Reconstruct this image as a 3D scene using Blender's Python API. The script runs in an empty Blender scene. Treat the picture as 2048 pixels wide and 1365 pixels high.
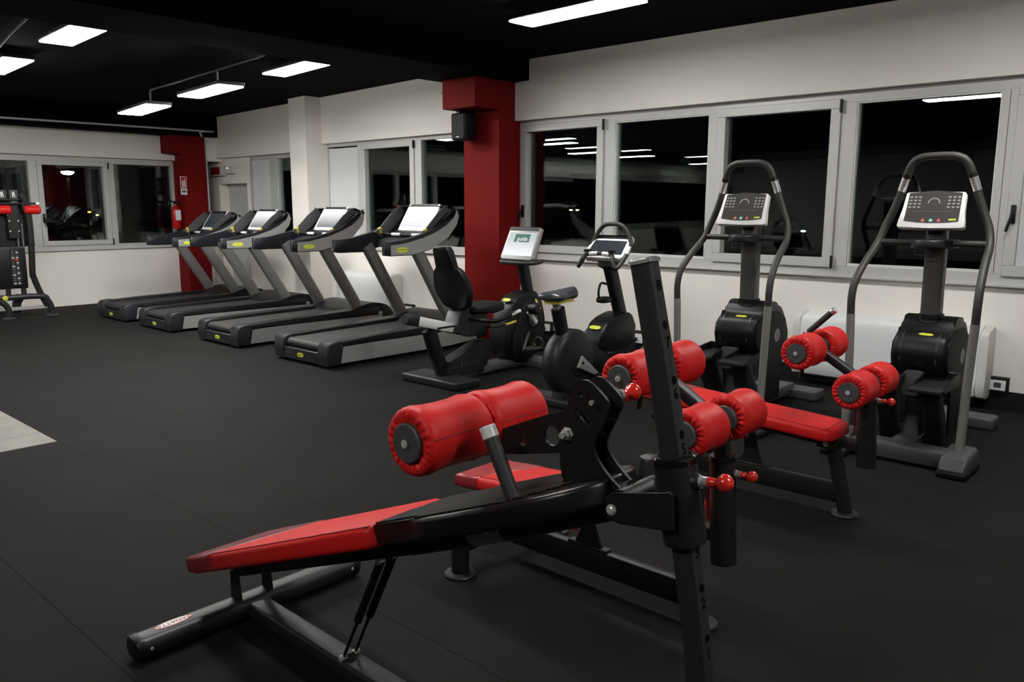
import bpy, bmesh, math, random
from mathutils import Vector, Matrix
random.seed(7)
S = bpy.context.scene
COL = S.collection
PI = math.pi

# ------------------------------------------------------------------ camera, world, exposure
cd = bpy.data.cameras.new('camera')
cam = bpy.data.objects.new('camera', cd)
COL.objects.link(cam)
cd.sensor_width = 36.0
cd.lens = 1613.757 / 2048 * 36.0
cd.clip_start = 0.05
cd.clip_end = 300
YAW, PITCH, ROLL = -0.73877614, 0.16533888, 0.00209371
fw = Vector((math.sin(YAW) * math.cos(PITCH), math.cos(YAW) * math.cos(PITCH), -math.sin(PITCH)))
rt = Vector((math.cos(YAW), -math.sin(YAW), 0))
up = rt.cross(fw)
rt2 = rt * math.cos(ROLL) + up * math.sin(ROLL)
up2 = rt2.cross(fw)
M = Matrix((rt2, up2, -fw)).transposed().to_4x4()
M.translation = Vector((0, 0, 1.55))
cam.matrix_world = M
S.camera = cam

w = bpy.data.worlds.new('night')
S.world = w
w.use_nodes = True
w.node_tree.nodes['Background'].inputs[0].default_value = (0.35, 0.45, 0.8, 1)
w.node_tree.nodes['Background'].inputs[1].default_value = 0.0012

S.view_settings.view_transform = 'Standard'
S.view_settings.look = 'None'
S.view_settings.gamma = 1.0
S.view_settings.exposure = 0.0
S.view_settings.use_curve_mapping = False
LAMP = 55.0          # radiance of the ceiling lamp diffusers


# ------------------------------------------------------------------ materials
def lin(r, g, b):
    f = lambda c: (c / 255 / 12.92) if c / 255 <= .04045 else ((c / 255 + .055) / 1.055) ** 2.4
    return (f(r), f(g), f(b), 1)


def mat(name, col, rough=.5, metal=0., noise=0., nscale=40., bump=0., bscale=200., spec=.5, coat=0., emit=None, estr=0.):
    m = bpy.data.materials.new(name)
    m.use_nodes = True
    nt = m.node_tree
    b = nt.nodes['Principled BSDF']
    if len(col) == 3: col = (*col, 1)
    b.inputs['Base Color'].default_value = col
    b.inputs['Roughness'].default_value = rough
    b.inputs['Metallic'].default_value = metal
    b.inputs['Specular IOR Level'].default_value = spec
    b.inputs['Coat Weight'].default_value = coat
    if emit:
        b.inputs['Emission Color'].default_value = (*emit[:3], 1)
        b.inputs['Emission Strength'].default_value = estr
    if noise or bump:
        tc = nt.nodes.new('ShaderNodeTexCoord')
    if noise:
        n = nt.nodes.new('ShaderNodeTexNoise')
        n.inputs['Scale'].default_value = nscale
        n.inputs['Detail'].default_value = 5
        nt.links.new(tc.outputs['Object'], n.inputs['Vector'])
        r = nt.nodes.new('ShaderNodeMapRange')
        r.inputs[1].default_value = .3; r.inputs[2].default_value = .7
        r.inputs[3].default_value = 1 - noise; r.inputs[4].default_value = 1 + noise
        nt.links.new(n.outputs['Fac'], r.inputs[0])
        mx = nt.nodes.new('ShaderNodeMix'); mx.data_type = 'RGBA'; mx.blend_type = 'MULTIPLY'
        mx.inputs[0].default_value = 1
        mx.inputs[6].default_value = col
        nt.links.new(r.outputs[0], mx.inputs[7])
        nt.links.new(mx.outputs[2], b.inputs['Base Color'])
    if bump:
        n2 = nt.nodes.new('ShaderNodeTexNoise')
        n2.inputs['Scale'].default_value = bscale
        n2.inputs['Detail'].default_value = 3
        nt.links.new(tc.outputs['Object'], n2.inputs['Vector'])
        bp = nt.nodes.new('ShaderNodeBump')
        bp.inputs['Strength'].default_value = bump
        bp.inputs['Distance'].default_value = .002
        nt.links.new(n2.outputs['Fac'], bp.inputs['Height'])
        nt.links.new(bp.outputs[0], b.inputs['Normal'])
    return m


def emis(name, col, s):
    m = bpy.data.materials.new(name)
    m.use_nodes = True
    nt = m.node_tree
    nt.nodes.remove(nt.nodes['Principled BSDF'])
    e = nt.nodes.new('ShaderNodeEmission')
    e.inputs[0].default_value = (*col[:3], 1)
    e.inputs[1].default_value = s
    nt.links.new(e.outputs[0], nt.nodes['Material Output'].inputs[0])
    return m


def glass_mat(name, tint=(.93, .97, .95), haze=0.):
    """thin window glass: clear, with a mirror share that rises with the angle"""
    m = bpy.data.materials.new(name)
    m.use_nodes = True
    nt = m.node_tree
    nt.nodes.remove(nt.nodes['Principled BSDF'])
    lw = nt.nodes.new('ShaderNodeLayerWeight')
    lw.inputs[0].default_value = .5
    pw = nt.nodes.new('ShaderNodeMath'); pw.operation = 'POWER'; pw.inputs[1].default_value = 5
    nt.links.new(lw.outputs['Facing'], pw.inputs[0])
    ma = nt.nodes.new('ShaderNodeMath'); ma.operation = 'MULTIPLY_ADD'
    ma.inputs[1].default_value = .96; ma.inputs[2].default_value = .04
    nt.links.new(pw.outputs[0], ma.inputs[0])
    t = nt.nodes.new('ShaderNodeBsdfTransparent'); t.inputs[0].default_value = (*tint, 1)
    g = nt.nodes.new('ShaderNodeBsdfGlossy'); g.inputs['Roughness'].default_value = 0.0
    mx = nt.nodes.new('ShaderNodeMixShader')
    nt.links.new(ma.outputs[0], mx.inputs[0])
    nt.links.new(t.outputs[0], mx.inputs[1])
    nt.links.new(g.outputs[0], mx.inputs[2])
    nt.links.new(mx.outputs[0], nt.nodes['Material Output'].inputs[0])
    return m


WALL = mat('wall_paint', (.83, .795, .74), .75, noise=.02, nscale=3, bump=.05, bscale=60)
WALL2 = mat('wall_paint_side', (.74, .72, .69), .75, noise=.02, nscale=3)
CEIL = mat('ceiling_black_paint', (.003, .0033, .0045), .9, spec=.05)
REDP = mat('red_wall_paint', (.165, .0035, .003), .7, spec=.15, noise=.03, nscale=4)
RUB = mat('black_rubber_floor', (.0102, .0097, .0092), .7, noise=.22, nscale=2.2, bump=.25, bscale=350, spec=.07)
RUBB = mat('floor_screed', (.008, .008, .008), .9)
WOOD = mat('pale_oak_plank', (.265, .25, .215), .5, noise=.12, nscale=6)
BASE = mat('black_baseboard', (.006, .006, .006), .45)
ALU = mat('window_aluminium', (.52, .52, .51), .45, .15, noise=.02, nscale=20)
PANEL = mat('white_infill_panel', (.62, .63, .645), .6)
GLASS = glass_mat('window_glass')
BLK = mat('black_plastic', (.006, .0063, .007), .42, spec=.3)
BLKM = mat('black_matte', (.007, .007, .0073), .62, spec=.25)
POWD = mat('black_powder_coat', (.0115, .0112, .0106), .42, bump=.15, bscale=500, spec=.3)
POWG = mat('charcoal_powder_coat', (.016, .017, .0185), .4, bump=.15, bscale=500, spec=.4)
CHAR = mat('charcoal_plastic', (.013, .0145, .018), .42, spec=.4)
GREYD = mat('dark_grey_plastic', (.055, .055, .058), .5)
SILV = mat('silver_paint', (.34, .34, .335), .42, .35)
SILV2 = mat('grey_metal_upright', (.17, .17, .166), .38, .45)
POSTG = mat('stepper_post_grey', (.24, .24, .235), .4, .3)
SILVB = mat('bright_silver', (.70, .70, .69), .38, .1)
CHROME = mat('chrome', (.88, .88, .9), .22, .85)
STEEL = mat('zinc_bolt', (.62, .62, .61), .35, .45)
VINYL = mat('red_vinyl', (.58, .014, .013), .45, bump=.22, bscale=420, spec=.22)
VINYLS = mat('red_vinyl_stitch', (.22, .006, .008), .6)
CLEAR = mat('clear_protective_vinyl', (.32, .026, .032), .33, noise=.15, nscale=14)
REDK = mat('red_ball_knob', (.62, .022, .012), .2, coat=.5)
YEL = mat('yellow_plastic', (.52, .46, .06), .4)
BADGE = mat('yellow_badge', (.60, .66, .06), .45)
BADGEG = mat('grey_badge', (.16, .16, .16), .5)
INK = mat('black_ink', (.0025, .0025, .0025), .8, spec=.05)
WPL = mat('white_plastic', (.72, .73, .74), .5)
WPLD = mat('off_white_plastic', (.60, .60, .58), .55)
CONS = mat('console_film', (.06, .058, .056), .2, coat=.5)
SCROFF = mat('dark_screen', (.028, .034, .042), .15)
REDB = mat('red_gloss_shell', (.45, .008, .01), .35)
DOORG = mat('grey_door_paint', (.56, .57, .555), .5)
ASPH = mat('asphalt', (.02, .02, .022), .9)
RUBG = mat('grip_rubber', (.026, .025, .023), .55)
LAMPM = emis('lamp_diffuser', (1, .985, .95), LAMP)


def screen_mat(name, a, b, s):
    """glowing display: colour runs from a (bottom) to b (top) along its height"""
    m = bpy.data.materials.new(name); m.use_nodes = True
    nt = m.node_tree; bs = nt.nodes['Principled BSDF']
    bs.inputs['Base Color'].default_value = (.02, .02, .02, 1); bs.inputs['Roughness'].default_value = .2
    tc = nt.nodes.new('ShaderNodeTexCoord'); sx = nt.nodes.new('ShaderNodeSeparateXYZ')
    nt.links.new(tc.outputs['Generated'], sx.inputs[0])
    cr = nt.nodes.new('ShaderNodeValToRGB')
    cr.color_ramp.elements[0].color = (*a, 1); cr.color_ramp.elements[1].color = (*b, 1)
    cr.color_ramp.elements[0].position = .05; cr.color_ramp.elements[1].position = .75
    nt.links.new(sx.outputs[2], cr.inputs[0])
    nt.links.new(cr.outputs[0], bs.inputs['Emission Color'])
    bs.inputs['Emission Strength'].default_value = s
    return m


SCR1 = screen_mat('white_glow_screen', (.75, .77, .8), (1, 1, 1), 1.05)  # slight glow gradient painted in for the reflection on the glass
SCR2 = screen_mat('reflection_grade_screen', (.22, .23, .25), (1, 1, 1), .95)  # ceiling light reflected in the screen, painted as a white-to-grey glow
SCRG = screen_mat('green_top_screen', (.95, .97, 1), (.28, .40, .36), 1.0)


# ------------------------------------------------------------------ mesh helpers
def finish(name, bm, m, parent=None, loc=None, angle=38):
    bmesh.ops.recalc_face_normals(bm, faces=bm.faces)
    for f in bm.faces: f.smooth = True
    ca = math.radians(angle)
    for e in bm.edges:
        if len(e.link_faces) == 2:
            if e.calc_face_angle(0) > ca: e.smooth = False
        else:
            e.smooth = False
    me = bpy.data.meshes.new(name)
    bm.to_mesh(me); bm.free()
    me.materials.append(m)
    o = bpy.data.objects.new(name, me)
    COL.objects.link(o)
    if parent: o.parent = parent
    if loc is not None: o.location = loc
    return o


def B(): return bmesh.new()


def box(bm, x0, x1, y0, y1, z0, z1, bev=0., seg=2):
    g = bmesh.ops.create_cube(bm, size=1.0)
    vs = g['verts']
    for v in vs:
        v.co = Vector(((x0 + x1) / 2 + v.co.x * (x1 - x0), (y0 + y1) / 2 + v.co.y * (y1 - y0), (z0 + z1) / 2 + v.co.z * (z1 - z0)))
    if bev > 0:
        es = list({e for v in vs for e in v.link_edges})
        r = bmesh.ops.bevel(bm, geom=es, offset=bev, segments=seg, profile=.5, affect='EDGES')
    return bm


def frame_from(d):
    d = d.normalized()
    a = Vector((0, 0, 1)) if abs(d.z) < .9 else Vector((0, 1, 0))
    x = a.cross(d).normalized()
    return x, d.cross(x)


def catmull(pts, n=6):
    P = [Vector(p) for p in pts]
    out = []
    for i in range(len(P) - 1):
        p0 = P[i - 1] if i else P[0] * 2 - P[1]
        p1, p2 = P[i], P[i + 1]
        p3 = P[i + 2] if i + 2 < len(P) else P[-1] * 2 - P[-2]
        for k in range(n):
            t = k / n
            out.append(.5 * ((2 * p1) + (p2 - p0) * t + (2 * p0 - 5 * p1 + 4 * p2 - p3) * t * t + (3 * p1 - p0 - 3 * p2 + p3) * t ** 3))
    out.append(P[-1])
    return out


def sweep(bm, pts, sec, caps=True, ref=None):
    """sweep the closed 2D section sec along pts with a parallel frame; ref = wished direction of the section's x axis"""
    P = [Vector(p) for p in pts]
    rings = []
    px = None
    for i, p in enumerate(P):
        d = (P[min(i + 1, len(P) - 1)] - P[max(i - 1, 0)]).normalized()
        if ref is not None:
            x = Vector(ref); x = (x - d * x.dot(d)).normalized()
        elif px is None:
            x, _ = frame_from(d)
        else:
            x = (px - d * px.dot(d)).normalized()
        px = x
        y = d.cross(x)
        rings.append([bm.verts.new(p + x * a + y * b) for a, b in (sec[i] if isinstance(sec[0][0], (tuple, list)) else sec)])
    n = len(rings[0])
    for a, b in zip(rings, rings[1:]):
        for k in range(n):
            bm.faces.new((a[k], a[(k + 1) % n], b[(k + 1) % n], b[k]))
    if caps:
        bm.faces.new(rings[0][::-1]); bm.faces.new(rings[-1])
    return bm


def circ(r, n=14): return [(r * math.cos(2 * PI * k / n), r * math.sin(2 * PI * k / n)) for k in range(n)]


def rrect(w_, h_, r, n=3):
    out = []
    for cx, cy, a0 in ((w_ / 2 - r, h_ / 2 - r, 0), (-w_ / 2 + r, h_ / 2 - r, PI / 2), (-w_ / 2 + r, -h_ / 2 + r, PI), (w_ / 2 - r, -h_ / 2 + r, 1.5 * PI)):
        for k in range(n + 1):
            a = a0 + PI / 2 * k / n
            out.append((cx + r * math.cos(a), cy + r * math.sin(a)))
    return out


def tube(bm, pts, r, n=14, smooth=0, caps=True):
    if smooth: pts = catmull(pts, smooth)
    return sweep(bm, pts, circ(r, n), caps)


def cyl(bm, p0, p1, r0, r1=None, n=20):
    if r1 is None: r1 = r0
    return sweep(bm, [p0, p1], [circ(r0, n), circ(r1, n)])


def lathe(bm, prof, origin, axis, n=32, wr=None, wa=None):
    """prof: list of (distance along axis, radius); wr(i,k) radial factor"""
    o = Vector(origin); d = Vector(axis).normalized()
    x, y = frame_from(d)
    rings = []
    for i, (t, r) in enumerate(prof):
        if r < 1e-5:
            rings.append([bm.verts.new(o + d * t)])
            continue
        rings.append([bm.verts.new(o + d * (t + (wa(i, k) if wa else 0)) + (x * math.cos(2 * PI * k / n) + y * math.sin(2 * PI * k / n)) * r * (wr(i, k) if wr else 1)) for k in range(n)])
    for a, b in zip(rings, rings[1:]):
        if len(a) == 1 and len(b) == 1: continue
        for k in range(n):
            k2 = (k + 1) % n
            if len(a) == 1: bm.faces.new((a[0], b[k2], b[k]))
            elif len(b) == 1: bm.faces.new((a[k], a[k2], b[0]))
            else: bm.faces.new((a[k], a[k2], b[k2], b[k]))
    if len(rings[0]) > 1: bm.faces.new(rings[0][::-1])
    if len(rings[-1]) > 1: bm.faces.new(rings[-1])
    return bm


def prism(bm, pts, fn, d0, d1, bev=0., seg=2):
    """extrude the 2D outline pts from d0 to d1; fn(u,v,d) gives the 3D point"""
    a = [bm.verts.new(fn(u, v, d0)) for u, v in pts]
    b = [bm.verts.new(fn(u, v, d1)) for u, v in pts]
    n = len(pts)
    fs = [bm.faces.new(a[::-1]), bm.faces.new(b)]
    for k in range(n):
        fs.append(bm.faces.new((a[k], a[(k + 1) % n], b[(k + 1) % n], b[k])))
    if bev > 0:
        es = [e for f in fs[:2] for e in f.edges]
        bmesh.ops.bevel(bm, geom=es, offset=bev, segments=seg, profile=.5, affect='EDGES')
    return bm


YZ = lambda u, v, d: Vector((d, u, v))       # outline in Y-Z, extruded along X
XZ = lambda u, v, d: Vector((u, d, v))       # outline in X-Z, extruded along Y
XY = lambda u, v, d: Vector((u, v, d))


def smooth2(pts, n=4, closed=True):
    P = [Vector((a, b, 0)) for a, b in pts]
    out = []
    m = len(P)
    for i in range(m):
        p0, p1, p2, p3 = P[i - 1], P[i], P[(i + 1) % m], P[(i + 2) % m]
        for k in range(n):
            t = k / n
            q = .5 * ((2 * p1) + (p2 - p0) * t + (2 * p0 - 5 * p1 + 4 * p2 - p3) * t * t + (3 * p1 - p0 - 3 * p2 + p3) * t ** 3)
            out.append((q.x, q.y))
    return out


def curve_mesh(data_build, mtx):
    cu = data_build()
    o = bpy.data.objects.new('tmp', cu)
    COL.objects.link(o)
    dg = bpy.context.evaluated_depsgraph_get()
    dg.update()
    me = bpy.data.meshes.new_from_object(o.evaluated_get(dg))
    bpy.data.objects.remove(o)
    bpy.data.curves.remove(cu)
    me.transform(mtx)
    return me


def text(name, s, size, m, parent, mtx, ext=.0006, loc=None, space=1.0):
    def bld():
        cu = bpy.data.curves.new('txt', 'FONT')
        cu.body = s; cu.size = size; cu.extrude = ext; cu.align_x = 'CENTER'; cu.align_y = 'CENTER'
        cu.resolution_u = 3; cu.space_character = space
        return cu
    me = curve_mesh(bld, mtx)
    me.name = name
    me.materials.clear(); me.materials.append(m)
    o = bpy.data.objects.new(name, me)
    COL.objects.link(o)
    o.parent = parent
    if loc is not None: o.location = loc
    return o


def plate(name, outer, holes, y0, y1, m, parent, loc=None):
    """flat steel plate in the X-Z plane with real holes, between y0 and y1"""
    def bld():
        cu = bpy.data.curves.new('pl', 'CURVE')
        cu.dimensions = '2D'; cu.fill_mode = 'BOTH'; cu.extrude = (y1 - y0) / 2
        for pts in [outer] + holes:
            sp = cu.splines.new('POLY')
            sp.points.add(len(pts) - 1)
            for p, q in zip(sp.points, pts): p.co = (q[0], q[1], 0, 1)
            sp.use_cyclic_u = True
        return cu
    mtx = Matrix(((1, 0, 0, 0), (0, 0, -1, (y0 + y1) / 2), (0, 1, 0, 0), (0, 0, 0, 1)))
    me = curve_mesh(bld, mtx)
    bm = bmesh.new(); bm.from_mesh(me); bpy.data.meshes.remove(me)
    bmesh.ops.remove_doubles(bm, verts=bm.verts, dist=1e-5)
    return finish(name, bm, m, parent, loc)


def hole(cx, cz, r, n=20): return [(cx + r * math.cos(2 * PI * k / n), cz + r * math.sin(2 * PI * k / n)) for k in range(n)][::-1]


def thing(name, label, cat, loc=(0, 0, 0), rz=0, group=None):
    o = bpy.data.objects.new(name, None)
    COL.objects.link(o)
    o.empty_display_size = .1
    o.location = loc; o.rotation_euler = (0, 0, rz)
    o['label'] = label; o['category'] = cat
    if group: o['group'] = group
    return o


def tag(o, label, cat, group=None):
    o['label'] = label; o['category'] = cat
    if group: o['group'] = group
    return o


def struct(name, bm, m, parent=None):
    o = finish(name, bm, m, parent)
    if parent is None: o['kind'] = 'structure'
    return o


def sempty(name, loc=(0, 0, 0)):
    o = bpy.data.objects.new(name, None); COL.objects.link(o); o.location = loc
    o['kind'] = 'structure'
    return o


def dup(root, loc, label, sc=None):
    r = root.copy(); COL.objects.link(r); r.location = loc; r['label'] = label
    if sc: r.scale = sc
    for ch in list(root.children):
        c = ch.copy(); COL.objects.link(c); c.parent = r
        for g in list(ch.children):
            d = g.copy(); COL.objects.link(d); d.parent = c
    return r


def badge_mesh(bm, fn, w_, h_, t=.002):
    """flat badge with stepped rounded outline; fn(u,v,d)"""
    prism(bm, rrect(w_ * .78, h_, h_ * .3) , fn, 0, t)
    prism(bm, rrect(w_, h_ * .62, h_ * .25), fn, 0, t * .9)
    return bm


# ------------------------------------------------------------------ room shell
X0, X1, Y0W, YW = -13.6, 4.2, -12.0, 7.15
ZC = 3.17
YU = 7.05                       # front of the upper wall band over the windows
# floor: screed with rubber sheets and a strip of pale planks
fl = struct('floor', box(B(), X0 - .2, X1 + .2, Y0W - .2, YW + .3, -.12, -.012), RUBB)
seams = [Y0W, -9.6, -8.28, -6.96, -5.64, -4.32, -3.0, -1.68, -.36, .97, 1.80, 2.31, 3.63, 4.95, 6.27, YW]
for a, b in zip(seams, seams[1:]):
    xa = X0 if a >= 1.79 else -5.735
    finish('rubber_sheet', box(B(), xa + .001, X1, a + .0006, b - .0006, -.0119, 0, .0006, 1), RUB, fl)
pm = None
for k in range(26):
    xb = -5.735 - .305 * k
    if xb - .305 < X0: break
    for (ya, yb) in ((-.55 - .4 * (k % 3), 1.7985), (-4.0, -.553 - .4 * (k % 3))):
        finish('floor_plank', box(B(), xb - .303, xb - .002, ya, yb, -.0119, .0005, .0015, 1), WOOD, fl)

# long window wall (Y = 7.15): lower wall, upper band, in sections
struct('wall_right', box(B(), -6.383, X1, YW, YW + .25, 0, .955), WALL)
bm = B(); box(bm, -10.18, -6.94, YW, YW + .25, 0, .952); box(bm, -10.30, -6.94, YU, YW + .25, 2.445, ZC)
struct('wall_right_middle', bm, WALL)
struct('wall_right_upper', box(B(), -6.383, X1, YU, YW + .25, 2.515, ZC), WALL)
# section with the door, left of the white pillar
bm = B()
box(bm, X0 - .2, -13.42, YW, YW + .25, 0, 2.36); box(bm, -13.42, -12.50, YW, YW + .25, 1.925, 2.36)
box(bm, -12.50, -12.36, YW, YW + .25, 0, 2.36); box(bm, -12.36, -10.5, YW, YW + .25, 0, .93)
box(bm, X0 - .2, -10.5, YU, YW + .25, 2.355, ZC)
struct('wall_right_far', bm, WALL)
bm = B(); box(bm, -13.42, -12.50, YW + .17, YW + .21, 0, 1.925)
d1 = struct('door_1', bm, DOORG)
finish('door_frame', box(B(), -13.42, -12.50, YW + .165, YW + .17, 1.86, 1.925), WPLD, d1)
finish('door_handle', box(B(), -12.66, -12.52, YW + .13, YW + .17, 1.0, 1.03, .006), BLK, d1)
# far wall (X = -13.6)
struct('wall_left', box(B(), X0 - .25, X0, Y0W, YW, 0, .862), WALL)
bm = B(); box(bm, X0 - .25, X0 + .08, Y0W, 6.62, 2.30, ZC)
box(bm, X0 - .25, X0 + .3, 6.68, YW, 2.30, ZC)
struct('wall_left_upper', bm, WALL)
# walls behind and beside the camera
struct('wall_back', box(B(), X0, X1, Y0W - .2, Y0W, 0, ZC), WALL2)
struct('wall_near', box(B(), X1, X1 + .2, Y0W, YW, 0, ZC), WALL2)
# ceiling: level over the near bay, dropping slightly over the far bay
bm = B(); box(bm, -7.0, X1, Y0W, YW + .2, ZC, ZC + .15)
struct('ceiling', bm, CEIL)
bm = B()
prism(bm, [(X0 - .2, 3.02), (-6.99, 3.165), (-6.99, 3.32), (X0 - .2, 3.32)], XZ, Y0W, YW + .2)
struct('ceiling_far', bm, CEIL)
struct('trim_1', box(B(), -7.012, -6.172, Y0W, YU + .0, 2.94, ZC + .02), CEIL)                 # deep beam above the red column
struct('trim_2', box(B(), X0 - .05, -13.2, Y0W, YU, 2.695, 3.1), CEIL)                           # beam along the far wall
# columns
bm = B(); box(bm, -6.945, -6.382, 6.783, YW + .1, 0, 2.94); box(bm, -6.895, -6.383, 6.404, 6.79, 2.622, 2.94)
struct('trim_3', bm, REDP)
bm = B(); box(bm, -13.62, -13.25, 6.43, 6.83, 0, 2.695); box(bm, -13.62, -13.252, 6.20, 6.44, 2.405, 2.695)
struct('trim_4', bm, REDP)
struct('trim_5', box(B(), -10.60, -10.18, 6.785, YW + .1, 0, 3.12), WALL)                      # white pillar
# baseboard
bm = B(); box(bm, -6.38, X1, YW - .012, YW, 0, .132)
struct('baseboard_right', bm, BASE)
bm = B(); box(bm, -10.17, -6.95, YW - .012, YW, 0, .10)
struct('baseboard_right_middle', bm, BASE)


# ------------------------------------------------------------------ windows
def ring(bm, x0, x1, z0, z1, wd, y0, y1, P=XZ, bev=.004):
    if P is XZ:
        bx = lambda a, b, c, d: box(bm, a, b, y0, y1, c, d, bev, 1)
    else:
        bx = lambda a, b, c, d: box(bm, y0, y1, a, b, c, d, bev, 1)
    wl, wr_, wb, wt = wd
    bx(x0, x1, z0, z0 + wb); bx(x0, x1, z1 - wt, z1)
    bx(x0, x0 + wl, z0 + wb, z1 - wt); bx(x1 - wr_, x1, z0 + wb, z1 - wt)
    return bm


def panes(parent, x0, x1, z0, z1, plane, axis='y', m=GLASS):
    """double glazing: two thin panes, the outer one a hair out of parallel"""
    for k, (off, tilt, yw) in enumerate(((0, 0, 0), (.022, .007, .004))):
        bm = B()
        a, b = (x1 - x0) / 2 + .004, (z1 - z0) / 2 + .004
        if axis == 'y': box(bm, -a, a, -.002, .002, -b, b)
        else: box(bm, -.002, .002, -a, a, -b, b)
        o = finish('glass_pane', bm, m, parent)
        if axis == 'y':
            o.location = ((x0 + x1) / 2, plane + off, (z0 + z1) / 2); o.rotation_euler = (tilt, 0, yw)
        else:
            o.location = (plane - off, (x0 + x1) / 2, (z0 + z1) / 2); o.rotation_euler = (0, tilt, yw)


def handle(parent, x, y, z, axis='y', sgn=1):
    bm = B()
    if axis == 'y':
        box(bm, x - .018, x + .018, y - .022, y, z - .07, z + .07, .008)
        tube(bm, [(x, y - .02, z), (x, y - .055, z + .005), (x - .004 * sgn, y - .06, z - .03), (x - .03 * sgn, y - .06, z - .13)], .0115, 10, 4)
    else:
        box(bm, x, x + .022, y - .018, y + .018, z - .07, z + .07, .008)
        tube(bm, [(x + .02, y, z), (x + .055, y, z + .005), (x + .06, y, z - .03), (x + .06, y + .02, z - .13)], .0115, 10, 4)
    finish('window_handle', bm, BLK, parent)


def hinge(parent, x, y, z, h=.10, axis='y'):
    if axis == 'y': bm = box(B(), x - .009, x + .009, y - .02, y + .004, z - h / 2, z + h / 2, .003, 1)
    else: bm = box(B(), x - .004, x + .02, y - .009, y + .009, z - h / 2, z + h / 2, .003, 1)
    finish('hinge', bm, BLK, parent)


YG = 7.175
# window_1: right of the red column, to beyond the frame
w1 = sempty('window_1')
bm = B()
ZB, ZT = .955, 2.515
xl, xr = -6.383, .9
box(bm, xl, xr, 7.135, 7.235, ZB, 1.052, .004, 1)
box(bm, xl, xr, 7.135, 7.235, 2.42, ZT, .004, 1)
box(bm, xl, -6.30, 7.135, 7.235, 1.05, 2.42, .004, 1)
finish('window_frame', bm, ALU, w1)
for a, b in ((-5.185, -5.045), (-3.958, -3.86), (-2.705, -2.578), (-1.512, -1.40), (-.30, -.18)):
    finish('mullion', box(B(), a, b, 7.132, 7.235, 1.04, 2.43, .004, 1), ALU, w1)
finish('mullion_joint', box(B(), -1.458, -1.454, 7.1305, 7.14, 1.05, 2.42), GREYD, w1)
finish('sill_strip', box(B(), xl, xr, 7.10, 7.16, .945, .962, .003, 1), ALU, w1)
for (a, b, za, zb, g) in ((-6.345, -5.185, 1.03, 2.465, (-6.268, -5.282, 1.112, 2.388)), (-3.862, -2.706, 1.028, 2.458, (-3.772, -2.768, 1.11, 2.382)), (-1.402, -.30, 1.028, 2.452, None)):
    s = finish('sash', ring(B(), a, b, za, zb, (.085, .085, .082, .078), 7.112, 7.20), ALU, w1)
    if g: panes(s, a + .08, b - .08, za + .08, zb - .075, YG)
    else: finish('infill_panel', box(B(), a + .08, b - .08, 7.15, 7.19, za + .08, zb - .075), PANEL, s)
    hinge(s, b + .004, 7.112, zb - .06, .11); hinge(s, b + .004, 7.112, za + .05, .11)
    handle(s, a + .045 if g is None or a > -5 else a + .04, 7.112, 1.50)
for (a, b) in ((-5.045, -3.958), (-2.578, -1.512)):
    finish('glazing_bead', ring(B(), a - .002, b + .002, 1.05, 2.422, (.012, .012, .018, .012), 7.14, 7.19, bev=.002), SILVB, w1)
    panes(w1, a, b, 1.055, 2.42, YG)
panes(w1, -.18, .8, 1.055, 2.42, YG)

# window_2: between the white pillar and the red column
w2 = sempty('window_2')
bm = B()
box(bm, -10.2, -6.94, 7.14, 7.235, .945, 1.04, .004, 1); box(bm, -10.2, -6.94, 7.14, 7.235, 2.395, 2.455, .004, 1)
box(bm, -10.2, -10.165, 7.14, 7.235, 1.03, 2.40, .004, 1)
finish('window_frame', bm, ALU, w2)
for a, b in ((-9.46, -9.36), (-8.235, -8.105)):
    finish('mullion', box(B(), a, b, 7.137, 7.235, 1.03, 2.41, .004, 1), ALU, w2)
finish('infill_panel', box(B(), -10.17, -9.455, 7.16, 7.2, 1.02, 2.375), PANEL, w2)
finish('sill_strip', box(B(), -10.2, -6.94, 7.10, 7.16, .94, .956, .003, 1), ALU, w2)
s = finish('sash', ring(B(), -9.375, -8.235, 1.02, 2.405, (.10, .085, .08, .075), 7.118, 7.2), ALU, w2)
panes(s, -9.28, -8.315, 1.095, 2.335, YG)
handle(s, -9.335, 7.118, 1.43); hinge(s, -8.228, 7.118, 2.35)
panes(w2, -8.107, -6.95, 1.035, 2.398, YG)

# window_3: between the door and the white pillar
w3 = sempty('window_3')
bm = B()
box(bm, -12.36, -10.55, 7.14, 7.235, .925, 1.0, .004, 1); box(bm, -12.36, -10.55, 7.14, 7.235, 2.29, 2.355, .004, 1)
box(bm, -12.36, -12.27, 7.135, 7.235, 1.0, 2.30, .004, 1); box(bm, -11.76, -11.53, 7.135, 7.235, 1.0, 2.30, .004, 1)
finish('window_frame', bm, ALU, w3)
finish('infill_panel', box(B(), -12.275, -11.755, 7.16, 7.2, .98, 2.31), PANEL, w3)
panes(w3, -11.535, -10.55, .99, 2.31, YG)

# window_4: on the far wall
w4 = sempty('window_4')
XG = X0 - .06
YZr = 'yz'
bm = B()
ya, yb = -3.0, 6.43
box(bm, X0 - .1, X0 + .0, ya, yb, .862, .945, .004, 1); box(bm, X0 - .1, X0 + .0, ya, yb, 2.205, 2.30, .004, 1)
box(bm, X0 - .1, X0 + .0, 6.395, 6.45, .94, 2.21, .004, 1)
finish('window_frame', bm, ALU, w4)
finish('sill_strip', box(B(), X0 - .02, X0 + .035, ya, yb, .855, .872, .003, 1), ALU, w4)
for a, b in ((4.215, 4.33), (5.355, 5.452), (3.0, 3.1), (1.9, 2.0)):
    finish('mullion', box(B(), X0 - .1, X0 + .003, a, b, .94, 2.21, .004, 1), ALU, w4)
s = finish('sash', ring(B(), 4.33, 5.352, .937, 2.228, (.07, .075, .075, .07), X0 - .07, X0 + .022, P=YZr), ALU, w4)
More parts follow.
